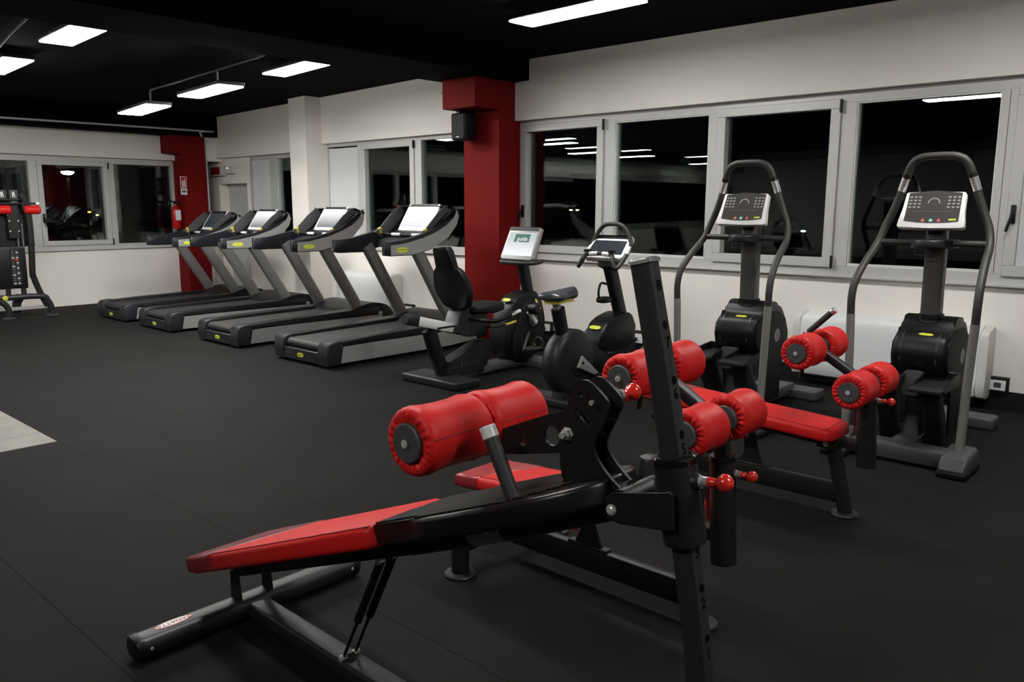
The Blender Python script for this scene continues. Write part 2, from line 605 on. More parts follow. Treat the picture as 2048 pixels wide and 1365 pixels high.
panes(s, 4.395, 5.282, 1.008, 2.162, XG, 'x')
hinge(s, X0 + .022, 5.357, 2.17, .10, 'x'); hinge(s, X0 + .022, 5.357, .98, .10, 'x')
handle(s, X0 + .022, 4.365, 1.36, 'x')
for a, b in ((5.45, 6.397), (3.1, 4.216), (2.0, 3.0)):
    panes(w4, a, b, .94, 2.21, XG, 'x')

# ------------------------------------------------------------------ ceiling lamps
lamps = [(-4.103, 5.223, 3.04, 1.185, 'long lit ceiling lamp panel nearest the window wall, above the right-hand windows'),
         (-7.833, 5.129, 3.00, 1.07, 'lit ceiling lamp panel right of the two that hang from a conduit'),
         (-8.648, 4.551, 2.78, 1.19, 'middle lit lamp panel of the far row, hanging on a drop from the conduit'),
         (-10.039, 4.426, 2.68, 1.22, 'farthest lit lamp panel, hanging at the bent end of the conduit'),
         (-7.73, 2.856, 3.00, 1.056, 'large lit lamp panel at the upper left of the ceiling'),
         (-10.0, 2.96, 3.00, 1.2, 'lit lamp panel cut by the left edge of the picture')]
hidden = [(-2.98, 1.9, 3.0, 1.2, 'lit lamp panel mirrored at the top right of the rightmost dark window pane'),
          (-11.2, .8, 2.85, 1.2, 'lit lamp panel mirrored second from top in the pane beside the red column'),
          (-12.3, -2.0, 2.85, 1.2, 'lit lamp panel mirrored lowest in the pane beside the red column'),
          (-12.4, -4.0, 2.85, 1.2, 'lit lamp panel mirrored at left in the second pane from the red column'),
          (-12.9, -8.4, 2.85, 1.2, 'lit lamp panel mirrored at right in the second pane from the red column'),
          (-.85, 5.08, 3.04, 1.2, 'added fill lamp panel over the right stepper, above the picture'),  # unseen, added to brighten the right wall
          (1.1, 2.0, 3.05, 1.2, 'added fill lamp panel to the right of the front bench, outside the picture'),  # unseen, added as fill for the front and right side
          (-9.8, 1.4, 3.1, 1.2, 'added fill lamp panel left of the camera in the far bay, outside the picture'),  # unseen, added to lift the dark far corner
          (-1.2, -1.3, 3.05, 1.2, 'added fill lamp panel above and behind the camera, outside the picture')]  # unseen, added to light the near faces of the front bench
for i, L in enumerate(lamps + hidden):
    x, y, z = L[:3]
    ln = L[3] if len(L) > 3 else 1.2
    t = thing('ceiling_lamp', L[4] if len(L) > 4 else 'lit lamp panel behind the camera, seen only as a reflection in the window glass', 'ceiling lamp', (x, y, z))
    t.rotation_euler.z = math.radians((-2.9, -6.4, -6.4, -8.3, -3.4, -3.4)[i] if i < 6 else 0)
    finish('lamp_housing', box(B(), -ln / 2 - .012, ln / 2 + .012, -.148, .148, .014, .05, .006, 1), BLKM, t)
    finish('lamp_diffuser', box(B(), -ln / 2, ln / 2, -.138, .138, 0, .0135, .004, 1), LAMPM, t)
    zt = 3.165 if x > -7 else 3.02 + (x + 13.8) * .0213
    for sx in (-.4, .4):
        finish('suspension_wire', cyl(B(), (sx, 0, .04), (sx, 0, zt + .02 - z), .0018, n=6), CEIL, t)
# conduits on the ceiling
t = thing('lamp_conduit', 'thin grey conduit under the black ceiling with drops to the far lamps', 'conduit')
finish('conduit_pipe', tube(B(), [(-9.676, 4.36, 2.72), (-9.676, 4.36, 2.85), (-9.66, 4.36, 2.873), (-9.6, 4.365, 2.88), (-8.27, 4.45, 2.96), (-7.555, 4.594, 3.05)], .011, 8), GREYD, t)
finish('conduit_drop', tube(B(), [(-8.27, 4.45, 2.955), (-8.27, 4.45, 2.82)], .011, 8), GREYD, t)
for (x, y, z) in ((-9.2, 4.39, 2.905), (-7.9, 4.525, 3.0)):
    finish('pipe_hanger', cyl(B(), (x, y, z), (x, y, 3.16), .003, n=6), CEIL, t)
t = tag(finish('ceiling_conduit', tube(B(), [(-10.2, 2.85, 3.05), (-8.6, 2.62, 3.09), (-7.6, 2.5, 3.11)], .01, 8), GREYD), 'thin grey conduit on the black ceiling beside the left lamps', 'conduit')
tag(finish('wall_pipe', tube(B(), [(-13.19, 2.0, 2.76), (-13.19, 6.60, 2.785), (-13.19, 6.72, 2.77), (-13.2, 6.76, 2.70), (-13.285, 6.86, 2.62), (-13.285, 6.87, 1.0), (-13.285, 6.87, .02)], .016, 10, 3), WPLD),
    'pale pipe running along the far black beam and down the corner', 'pipe')
tag(finish('ceiling_cable', tube(B(), [(-7.6, 7.035, 2.93), (-7.4, 7.04, 2.86), (-7.1, 7.04, 2.80), (-6.9, 7.04, 2.81)], .004, 6, 4), GREYD), 'thin loose cable curving on the white wall left of the red column', 'cable')

# ------------------------------------------------------------------ outside at night
bm = B(); box(bm, -120, 60, 7.6, 140, -.6, -.5); box(bm, -120, -13.9, -60, 7.6, -.6, -.5)
struct('ground_outside', bm, ASPH)


def street_lamp(x, y, z, r, col, s, label, group=None):
    t = thing('street_lamp', label, 'street lamp', (x, y, -.5), 0, group)
    finish('pole', cyl(B(), (0, 0, 0), (0, 0, z + .5 - r), r * .35, r * .2, 8), GREYD, t)
    bm = B(); lathe(bm, [(-r * .55, 0), (-r * .5, r * .6), (-r * .2, r), (0, r), (.02, 0)], (0, 0, z + .5), (0, 0, 1), 12)
    finish('lamp_head', bm, emis('street_light', col, s), t)


street_lamp(-25, 8.75, 2.50, .17, (.85, .9, 1), 14, 'white street lamp on a pole outside the far window')
street_lamp(-25, 9.25, 1.37, .05, (1, .35, .05), 5, 'left orange street light low outside the far window')
street_lamp(-25, 9.46, 1.28, .04, (1, .6, .2), 6, 'right orange street light low outside the far window')
for (x, lab) in ((-48.0, 'left of two warm street lights outside the window behind the treadmills'), (-46.9, 'right of two warm street lights outside the window behind the treadmills'),
                 (-31.5, 'left of two warm street lights outside the window beside the red column'), (-31.0, 'right of two warm street lights outside the window beside the red column')):
    street_lamp(x, 40, 1.36, .16 if x < -40 else .11, (1, .72, .35), 9, lab)
street_lamp(-16.7, 40, .38, .12, (.85, 1, .95), 12, 'cool white street light outside, right of the left stepper')
street_lamp(-21.7, 40, .36, .07, (.85, 1, .95), 8, 'cool white street light outside, behind the left stepper console')
street_lamp(-10.2, 40, 1.33, .09, (1, .5, .08), 5, 'amber street light outside, right of the right stepper console')

# ------------------------------------------------------------------ wall fittings
t = thing('wall_speaker', 'black loudspeaker hanging on the red column under its bracket', 'speaker', (-6.775, 6.62, 2.44))
finish('speaker_cabinet', box(B(), -.115, .115, -.10, .10, -.15, .15, .022, 3), BLK, t)
finish('speaker_grille', box(B(), -.10, .10, -.104, -.098, -.135, .135, .003, 1), BLKM, t)
finish('speaker_bracket', box(B(), -.15, -.09, .02, .17, .05, .19, .006, 1), BLK, t)
finish('maker_plate', box(B(), -.02, .02, -.1065, -.103, -.118, -.110), SILVB, t)

t = thing('wall_convector', 'white fan coil unit under the window behind the near steppers', 'heater', (-2.16, 7.05, 0))
pf = smooth2([(-.12, .10), (-.135, .30), (-.13, .55), (-.10, .61), (.0, .625), (.09, .625), (.095, .4), (.09, .10)], 3)
finish('casing', prism(B(), pf, YZ, -.70, .70, .012, 2), WPL, t)
finish('end_cover', prism(B(), [(a * 1.0 - .002, b) for a, b in pf], YZ, -.765, -.702, .012, 2), WPLD, t)
finish('end_cover', prism(B(), [(a * 1.0 - .002, b) for a, b in pf], YZ, .702, .765, .012, 2), WPLD, t)
finish('control_flap', box(B(), .40, .52, -.115, -.05, .6, .612, .004, 1), WPLD, t)
finish('air_intake', box(B(), -.68, .68, -.06, .09, .03, .10), BLKM, t)
t = thing('wall_convector', 'white fan coil unit under the window behind the treadmills', 'heater', (-9.14, 7.05, 0))
finish('casing', prism(B(), pf, YZ, -.52, .52, .012, 2), WPL, t)
finish('end_cover', prism(B(), pf, YZ, .522, .60, .012, 2), WPLD, t)
finish('end_cover', prism(B(), pf, YZ, -.60, -.522, .012, 2), WPLD, t)
finish('air_intake', box(B(), -.5, .5, -.06, .09, .03, .10), BLKM, t)


def outlet(x0, x1, z0, z1, label, plug=True):
    cx, cz = (x0 + x1) / 2, (z0 + z1) / 2
    t = thing('power_outlet', label, 'outlet', (cx, YW, cz))
    a, h = (x1 - x0) / 2, (z1 - z0) / 2
    finish('outlet_box', box(B(), -a, a, -.045, 0, -h, h, .006, 2), BLK, t)
    finish('socket_plate', box(B(), -a * .8, a * .8, -.049, -.044, -h * .62, h * .62, .003, 1), WPL, t)
    if plug:
        finish('plug', lathe(B(), [(0, .022), (.03, .022), (.035, .015), (.05, .012), (.055, 0)], (-a * .1, -.049, -.01), (0, -1, 0), 14), BLK, t)
    else:
        finish('socket_module', box(B(), -.005, .045, -.052, -.048, -.018, .022, .003, 1), GREYD, t)
        finish('switch_module', box(B(), -.045, -.035, -.051, -.048, -.02, .02, .001, 1), GREYD, t)


outlet(-8.49, -8.28, .09, .235, 'black outlet box with plug on the wall behind the second treadmill from the right')
outlet(-6.05, -5.86, .10, .235, 'black outlet box with plug between the recumbent bike and upright bike')
outlet(-4.78, -4.60, .10, .26, 'black outlet box half hidden by the black ladder post of the front bench')
outlet(-1.46, -1.27, .115, .245, 'black outlet box with white socket right of the right stepper', False)

# fire extinguisher and its sign on the far red column
t = thing('fire_extinguisher', 'red fire extinguisher with white tag on the far red column', 'extinguisher', (-13.41, 6.34, 1.17))
finish('cylinder', lathe(B(), [(0, 0), (0, .06), (.02, .075), (.30, .075), (.36, .05), (.38, .02), (.42, .018), (.43, 0)], (0, 0, 0), (0, 0, 1), 20), REDB, t)
finish('valve_head', box(B(), -.03, .05, -.025, .025, .41, .46, .008, 1), BLK, t)
finish('hose', tube(B(), [(0, -.02, .44), (0, -.10, .46), (0, -.115, .40), (0, -.08, .30)], .012, 8, 5), BLK, t)
finish('white_tag', box(B(), .074, .082, -.045, .045, .14, .31, .003, 1), WPL, t)['label'] = 'white inspection tag'
t = thing('extinguisher_sign', 'small red and white extinguisher sign above the extinguisher', 'sign', (-13.41, 6.40, 1.90), 0)
finish('sign_plate', box(B(), -.055, .055, -.008, 0, -.02, .17, .002, 1), WPL, t)
finish('sign_field', box(B(), -.046, .046, -.0095, -.007, -.010, .16), REDB, t)
finish('sign_symbol', prism(B(), [(-.028, 0), (-.004, 0), (-.004, .09), (-.012, .11), (-.02, .11), (-.028, .09)], XZ, -.011, -.009), WPL, t)
finish('sign_symbol', prism(B(), [(.008, 0), (.03, 0), (.03, .05), (.02, .14), (.008, .12)], XZ, -.011, -.009), WPL, t)
finish('text_plate', box(B(), -.055, .055, -.008, 0, -.13, -.03, .002, 1), WPL, t)
finish('text_bar', box(B(), -.04, .04, -.0095, -.007, -.09, -.06), GREYD, t)
for c in t.children: pass
t.rotation_euler = (0, 0, PI / 2); t.location = (-13.248, 6.42, 1.86)
t = thing('alarm_sounder', 'dark red alarm box with pale casing above the grey door', 'alarm', (-13.35, 7.10, 2.145))
finish('casing', box(B(), -.20, .22, -.03, .05, -.085, .085, .012, 2), WPLD, t)
finish('lens', box(B(), -.17, .12, -.05, -.025, -.065, .065, .01, 2), mat('dark_red_lens', (.20, .006, .01), .3), t)
t = thing('emergency_light', 'small white emergency light right of the red alarm box', 'light', (-12.98, 7.10, 2.15))
finish('casing', box(B(), -.15, .15, -.02, .05, -.065, .065, .012, 2), WPLD, t)
finish('lens', box(B(), -.10, .08, -.028, -.018, -.04, .04, .006, 1), WPL, t)
finish('indicator', box(B(), -.015, .015, -.034, -.026, .02, .045, .003, 1), emis('indicator_led', (.9, .9, .3), 1.5), t)


# ------------------------------------------------------------------ roller pads (shared)
def roller_mesh(L, R, ends=(True, True), n=96):
    """padded roller along +Y from 0 to L, puckered at the ends"""
    e = .022
    prof = [(.006, R * .60), (.002, R * .68), (0.0, R * .80), (.004, R * .92), (.014, R * .99), (.03, R * 1.015), (L * .3, R * .965), (L * .5, R * .955), (L * .7, R * .965),
            (L - .03, R * 1.015), (L - .014, R * .99), (L - .004, R * .92), (L, R * .80), (L - .002, R * .68), (L - .006, R * .60)]
    amp = {0: .025, 1: .03, 2: .038, 3: .02, 4: .007, 10: .007, 11: .02, 12: .038, 13: .03, 14: .025}
    ph = [random.uniform(0, 6.28) for _ in range(8)]

    def wr(i, k):
        a = 2 * PI * k / n
        return 1 + amp.get(i, 0) * (math.sin(a * 23 + 1.1 * math.sin(a * 3 + ph[0])) * .8 + .4 * math.sin(a * 11 + ph[1]))
    wa = lambda i, k: (.0025 if i < 7 else -.0025) * min(1, amp.get(i, 0) / .03) * (math.sin(2 * PI * k / n * 23 + 1.1 * math.sin(6 * PI * k / n + ph[0])) + .5 * math.sin(2 * PI * k / n * 11 + ph[1]))
    bm = B()
    lathe(bm, prof, (0, 0, 0), (0, 1, 0), n, wr, wa)
    return bm


def roller(parent, x, y0, z, L, R, seam=None, loc=None):
    bm = roller_mesh(L, R)
    bmesh.ops.translate(bm, verts=bm.verts, vec=(x, y0, z))
    o = finish('roller_pad', bm, VINYL, parent, loc, 60)
    for (ya, d) in ((y0, -1), (y0 + L, 1)):
        finish('end_cap', lathe(B(), [(-.012, .0), (-.012, R * .58), (.004, R * .58), (.008, R * .54), (.0085, .016), (.011, .015), (.012, 0)], (x, ya, z), (0, d, 0), 36), GREYD, o)
        finish('screw', lathe(B(), [(0, .011), (.003, .0105), (.004, .006), (.002, .005), (.002, 0)], (x, ya + d * .0105, z), (0, d, 0), 14), STEEL, o)
    if seam is not None:
        a = seam
        pts = [(x + R * f * math.cos(a), y0 + t, z + R * f * math.sin(a)) for t, f in ((.012, .99), (.03, 1.015), (L * .3, .966), (L * .5, .956), (L * .7, .966), (L - .03, 1.015), (L - .012, .99))]
        finish('stitch_seam', tube(B(), pts, .0014, 6, 3), VINYLS, o)
    return o


def knob(parent, p, d, s=1.0, loc=None, name='pull_knob'):
    """spring plunger: chrome collar, red neck and ball"""
    p = Vector(p); d = Vector(d)
    o = finish(name, lathe(B(), [(.022 * s, .0), (.022 * s, .0125 * s), (.034 * s, .0125 * s), (.042 * s, .009 * s), (.048 * s, .012 * s), (.055 * s, .019 * s), (.064 * s, .0225 * s), (.073 * s, .0215 * s), (.082 * s, .015 * s), (.0865 * s, .007 * s), (.0875 * s, 0)], p, d, 24), REDK, parent, loc)
    finish('chrome_collar', lathe(B(), [(-.004 * s, 0), (-.004 * s, .016 * s), (.004 * s, .016 * s), (.004 * s, .0135 * s), (.022 * s, .0135 * s), (.0225 * s, 0)], p, d, 24), CHROME, o)
    return o


# ------------------------------------------------------------------ front adjustable sit-up bench
FB = thing('sit_up_bench', 'nearest red sit-up bench, inclined, with black ribbed foot plate and ladder post', 'exercise bench', (-1.7, 1.47, 0))
FL = (1.7, -1.47, 0)            # parts are modelled in room coordinates
su, cu_ = math.sin(math.atan(.392)), math.cos(math.atan(.392))


def P(s, t, y): return Vector((-2.835 + s * cu_ - t * su, y, .240 + s * su + t * cu_))


def slabmesh(outline, t0, t1, bev, seg=3):
    """outline of (s, y) points on the inclined plane, thickness t0..t1"""
    return prism(B(), outline, lambda u, v, d: P(u, d, v), t0, t1, bev, seg)


YB = 1.47
# base: rounded cross tube, spine, front tube
o = finish('rear_cross_tube', sweep(B(), [(-2.685, 1.03, .046), (-2.685, 1.93, .046)], rrect(.075, .105, .03, 4), ref=(0, 0, 1)), POWG, FB, FL)
for y, d in ((1.03, -1), (1.93, 1)):
    bm = B()
    sweep(bm, [(-2.685, y - d * .012, .046), (-2.685, y + d * .002, .046), (-2.685, y + d * .014, .046), (-2.685, y + d * .02, .046)], [rrect(.081, .111, .033, 4), rrect(.081, .111, .033, 4), rrect(.072, .10, .03, 4), rrect(.045, .06, .02, 4)], ref=(0, 0, 1))
    finish('end_cap', bm, BLK, o)
    finish('cap_screw', lathe(B(), [(0, .006), (.002, .005), (.002, 0)], (-2.632, y - d * .03, .05), (1, 0, 0), 10), STEEL, o)
lm = Matrix.Translation((-2.690, 1.20, .0845))
bm = B(); prism(bm, [(.021 * math.cos(2 * PI * k / 40), .068 * math.sin(2 * PI * k / 40)) for k in range(40)], lambda u, v, d: Vector((-2.692 + u, 1.165 + v, .0832 + d)), 0, .0012)
lg = finish('logo_sticker', bm, mat('sticker_red', (.45, .02, .02), .4), o); lg['label'] = 'oval red and white maker sticker'
bm = B(); prism(bm, [(.018 * math.cos(2 * PI * k / 40), .064 * math.sin(2 * PI * k / 40)) for k in range(40)], lambda u, v, d: Vector((-2.692 + u, 1.165 + v, .0842 + d)), 0, .0010)
finish('sticker_field', bm, WPL, o)
text('sticker_text', 'PANATTA', .0285, mat('sticker_ink', (.35, .01, .01), .4), o, Matrix.Translation((-2.692, 1.165, .0856)) @ Matrix.Rotation(-PI / 2, 4, 'Z') @ Matrix.Scale(.95, 4), .0004)
finish('floor_spine', sweep(B(), [(-2.64, YB, .042), (-.66, YB, .034)], rrect(.06, .085, .012, 3), ref=(0, 0, 1)), POWG, FB, FL)
o = finish('front_cross_tube', sweep(B(), [(-.66, 1.10, .046), (-.66, 1.84, .046)], rrect(.075, .105, .03, 4), ref=(0, 0, 1)), POWG, FB, FL)
for y, d in ((1.41, -1), (1.54, 1)):
    finish('pivot_bracket', prism(B(), [(-2.725, .07), (-2.655, .07), (-2.675, .20), (-2.69, .225), (-2.71, .225), (-2.722, .20)], XZ, y - .006, y + .006, .002, 1), POWD, FB, FL)
    finish('pivot_bolt', lathe(B(), [(0, .011), (.006, .010), (.008, 0)], (-2.70, y + d * .006, .205), (0, d, 0), 12), STEEL, FB, FL)
# inclined rail under the pad
finish('incline_rail', sweep(B(), [P(.07, -.098, YB), P(1.20, -.098, YB)], rrect(.06, .06, .012, 3), ref=(0, 1, 0)), POWD, FB, FL)
finish('incline_beam', tube(B(), [P(1.15, -.092, YB), P(1.55, -.086, YB), P(1.99, -.066, YB)], .041, 24), POWD, FB, FL)
bm = B(); sweep(bm, [P(1.43, -.088, YB), P(1.56, -.086, YB)], circ(.0418, 24)); o = finish('spec_label', bm, mat('label_film', (.26, .25, .23), .4), FB, FL); o['label'] = 'printed foil label on the beam'
bm = B(); box(bm, -.012, .012, -.0008, .0008, -.007, .007); bmesh.ops.translate(bm, verts=bm.verts, vec=P(1.515, -.084, YB - .0428)); finish('label_print', bm, WPL, o)
# pad with clear protector
w_ = .178
ol = [(0, -w_), (1.165, -w_ - .006), (1.165, w_ - .01), (0, w_)]
ol = [(0.02, -w_), (1.17, -w_), (1.19, -w_ + .02), (1.165, .0), (1.14, w_ - .02), (1.11, w_), (.02, w_), (0, w_ - .02), (0, -w_ + .02)]
pad = finish('bench_pad', slabmesh(ol, -.068, .0, .020, 4), VINYL, FB, FL, 60)
for y in (-w_ + .0015, w_ - .0015):
    pts = [P(.03, -.016, YB + y), P(1.15, -.016, YB + y)]
bm = B()
tube(bm, [P(.02, -.0030, YB - w_ + .009), P(.6, -.0030, YB - w_ + .009), P(1.15, -.0030, YB - w_ + .009), P(1.172, -.006, YB - w_ + .014), P(1.178, -.03, YB - w_ + .016)], .0022, 6, 3)
finish('piping', bm, VINYLS, pad)
bmesh_s = prism(B(), [(-.004, -w_ - .003), (.20, -w_ - .003), (.44, w_ + .003), (-.004, w_ + .003)], lambda u, v, d: P(u, d, YB + v), -.060, .0022, .014, 3)
c = finish('clear_protector', bmesh_s, mat('darker_protective_vinyl', (.17, .018, .022), .33, noise=.15, nscale=14), pad, None, 60); c['label'] = 'dull clear protective cover on the low end of the pad'  # darker red than the covers on the flat benches
for ob in (pad,):
    ob.data.transform(Matrix.Translation((0, YB, 0)))
# ribbed black foot plate
half = [(1.165, .150), (1.36, .150), (1.385, .168), (1.45, .182), (1.60, .186), (1.74, .178), (1.85, .152), (1.92, .115), (1.955, .06)]
fo = [(s_, -y) for s_, y in half] + [(s_, y) for s_, y in half[::-1]]
fp = finish('foot_plate', prism(B(), fo, lambda u, v, d: P(u, d, YB + v), -.062, -.0045, .012, 3), mat('plate_plastic', (.006, .0055, .0055), .32, spec=.4), FB, FL, 60)
bm = B()
for k in range(-6, 7):
    y = k * .0262
    s1 = 1.87 - .45 * (abs(y) / .17) ** 2.2 * .35
    s0 = 1.19
    if abs(y) > .142: s0 = 1.40
    box_ = prism(bm, [(s0, y - .0095), (s1, y - .0095), (s1 + .008, y), (s1, y + .0095), (s0, y + .0095)], lambda u, v, d: P(u, d, YB + v), -.006, .0012)
finish('tread_ribs', bm, mat('rib_plastic', (.014, .013, .013), .3, spec=.5), fp)
# gas struts
for y in (1.446, 1.494):
    a, b = Vector((-1.857, y, .480)), Vector((-2.068, y, .075))
    m1 = a.lerp(b, .60)
    o = finish('gas_strut', cyl(B(), a, m1, .0135, n=16), BLK, FB, FL)
    finish('strut_rod', cyl(B(), m1, b, .0055, n=10), BLK, o)
    for p in (a, b):
        finish('strut_joint', lathe(B(), [(-.014, 0), (-.014, .010), (.014, .010), (.014, 0)], p, (0, 1, 0), 12), STEEL, o)
finish('strut_anchor', prism(B(), [(-2.09, .07), (-2.045, .07), (-2.058, .085), (-2.078, .085)], XZ, 1.458, 1.482, .002, 1), POWD, FB, FL)
finish('strut_anchor', prism(B(), [(-1.89, .53), (-1.82, .555), (-1.845, .475), (-1.87, .468)], XZ, 1.458, 1.482, .002, 1), POWD, FB, FL)
# upright side plates with holes
mo = smooth2([(-1.107, 1.153), (-1.09, 1.16), (-1.067, 1.155), (-1.028, 1.126), (-1.019, 1.11), (-1.023, 1.094), (-1.043, 1.05), (-1.056, 1.024), (-1.059, 1.0), (-1.038, 0.969), (-1.006, 0.941), (-0.975, 0.918), (-0.984, 0.888), (-1.043, 0.867), (-1.128, 0.85), (-1.147, 0.907), (-1.157, 0.954), (-1.156, 1.005), (-1.145, 1.055), (-1.133, 1.105), (-1.119, 1.137)], 3)
slot = [(-1.116, 1.08), (-1.107, 1.092), (-1.099, 1.088), (-1.074, 1.065), (-1.072, 1.053), (-1.08, 1.053), (-1.112, 1.072)]
hs = [hole(-1.098, 1.127, .0075), hole(-1.077, 1.121, .0075), hole(-1.047, 1.100, .0075), slot]
for (ya, yb) in ((1.440, 1.448), (1.492, 1.500)):
    plate('side_plate', mo, hs, ya, yb, POWD, FB, FL)
finish('index_pin', cyl(B(), (-1.063, 1.432, 1.112), (-1.063, 1.505, 1.112), .0062, n=14), STEEL, FB, FL)
knob(FB, (-1.063, 1.528, 1.112), (.1, .99, 0), .95, FL)
bm = B(); lathe(bm, [(0, .022), (.012, .024), (.03, .02), (.034, 0)], (-1.063, 1.500, 1.112), (0, 1, 0), 20); finish('plunger_housing', bm, POWD, FB, FL)
for (l, r_, m_) in ((.010, .0125, STEEL),):
    o = finish('pivot_bolt', lathe(B(), [(0, .017), (.003, .017), (.003, .0135), (.013, .0135), (.013, .0085), (.024, .0085), (.025, 0)], (-1.134, 1.440, 1.025), (0, -1, 0), 6), STEEL, FB, FL)
# roller arms and rollers
ao = [(-1.406, 0.973), (-1.357, 0.992), (-1.276, 1.027), (-1.212, 1.054), (-1.139, 1.083), (-1.10, 1.047), (-1.10, 0.985), (-1.135, 0.974), (-1.211, 0.955), (-1.293, 0.936), (-1.381, 0.917), (-1.437, 0.925), (-1.475, 0.950), (-1.480, 0.985), (-1.455, 1.005), (-1.43, 0.995)]
for (ya, yb) in ((1.464, 1.474),):
    plate('roller_arm', ao, [hole(-1.203, 1.001, .025, 28), hole(-1.296, .966, .0105)], ya, yb, POWD, FB, FL)
RX, RZ = -1.452, .985
finish('roller_axle', cyl(B(), (RX, 1.23, RZ), (RX, 1.66, RZ), .012, n=12), STEEL, FB, FL)
roller(FB, RX, 1.222, RZ, .222, .0865, seam=.25, loc=FL)
roller(FB, RX, 1.447, RZ, .212, .0865, seam=.25, loc=FL)
# hand grip
for (y, zs) in ((1.345, 0),):
    a, b = Vector((-1.205, y, .845)), Vector((-1.292, y, 1.005))
    o = finish('hand_grip', cyl(B(), a, b, .0185, n=20), RUBG, FB, FL)
    finish('grip_cap', lathe(B(), [(-.002, .0), (-.002, .0185), (0, .0205), (.026, .0205), (.0285, .0185), (.029, 0)], b, (b - a), 24), SILVB, o)['label'] = 'pale aluminium cap'
# stay tube behind the plates, with its dark clamp knob
o = finish('stay_tube', cyl(B(), (-1.165, 1.585, 1.01), (-1.118, 1.585, .905), .015, n=14), POWG, FB, FL)
finish('clamp_knob', lathe(B(), [(-.02, 0), (-.02, .02), (.02, .022), (.026, .016), (.027, 0)], (-1.108, 1.585, .895), (0, 1, 0), 14), mat('dark_maroon_knob', (.03, .01, .012), .4), o)
# ladder post (slightly curved), sleeve and bracket
pc = catmull([(-.957, YB, 1.434), (-.908, YB, 1.22), (-.868, YB, 1.03), (-.825, YB, .80), (-.783, YB, .54), (-.73, YB, .04)], 5)
post = finish('ladder_post', sweep(B(), pc, rrect(.052, .040, .006, 2), ref=(1, 0, 0)), mat('post_powder_coat', (.021, .0205, .0195), .5, bump=.15, bscale=500, spec=.35), FB, FL)
d = (pc[0] - pc[1]).normalized()
bm = B(); sweep(bm, [pc[0] - d * .004, pc[0] + d * .004, pc[0] + d * .008], [rrect(.060, .048, .008, 3), rrect(.060, .048, .008, 3), rrect(.05, .038, .008, 3)], ref=(1, 0, 0))
finish('post_cap', bm, CHROME, post)['label'] = 'chrome end cap'


def post_at(z):
    for a, b in zip(pc, pc[1:]):
        if b.z <= z <= a.z:
            t = (a.z - z) / (a.z - b.z)
            return a.lerp(b, t), (a - b).normalized()


for ch, z in (('8', 1.379), ('7', 1.26), ('6', 1.152), ('5', 1.036), ('3', .816), ('2', .706), ('1', .597)):
    p, dd = post_at(z)
    nx = Vector((dd.z, 0, -dd.x))
    R_ = Matrix((Vector((0, 1, 0)), dd, nx)).transposed().to_4x4()
    R_.translation = p + nx * .0204 + nx * .006
    text('post_number', ch, .034, INK, post, R_, .0008)
for z in (1.297, 1.181, 1.067, .739, .631, .52):
    p, dd = post_at(z)
    nx = Vector((dd.z, 0, -dd.x))
    finish('pin_hole', lathe(B(), [(-.012, 0), (-.012, .0095), (.0006, .0095), (.0006, 0)], p + nx * .026, nx, 18), INK, post)
pa, da = post_at(1.015); pb, db = post_at(.835)
sl = finish('post_sleeve', sweep(B(), [pb, pb + (pa - pb) * .06, pa], [circ(.045, 32), circ(.0465, 32), circ(.0465, 32)]), POWD, FB, FL)
dd = (pa - pb).normalized()
bm = B(); lathe(bm, [(-.010, .0475), (-.006, .0495), (.006, .0495), (.010, .046), (.010, .035), (-.01, .035)], pa, dd, 32); finish('collar_ring', bm, mat('gloss_black', (.008, .008, .008), .12), sl)
nx = Vector((dd.z, 0, -dd.x))
pk = pa.lerp(pb, .26) + nx * .046
bm = B(); lathe(bm, [(-.004, .02), (.004, .018), (.010, .014), (.010, 0)], pk, nx, 18); finish('plunger_boss', bm, POWD, sl)
knob(sl, pk + nx * .010, nx, .86)
for y in (1.408, 1.532):
    pl = finish('pivot_plate', prism(B(), [(-.999, .912), (-.985, .926), (-.963, .932), (-.856, .955), (-.838, .965), (-.828, .96), (-.823, .884), (-.853, .876), (-.961, .860), (-.990, .866), (-1.0, .885)], XZ, y - .004, y + .004, .002, 1), POWD, FB, FL)
    d_ = -1 if y < YB else 1
    finish('plate_bolt', lathe(B(), [(0, .0135), (.002, .0135), (.007, .010), (.0085, .006), (.006, .005), (.006, 0)], (-.98, y + d_ * .004, .888), (0, d_, 0), 18), STEEL, pl)
finish('pivot_tube', cyl(B(), (-.962, 1.412, .905), (-.962, 1.66, .905), .031, n=24), POWD, FB, FL)
finish('end_stub', lathe(B(), [(0, .026), (.15, .026), (.158, .022), (.159, 0)], (-1.01, 1.60, .80), (0, 0, 1), 24), POWG, FB, FL)


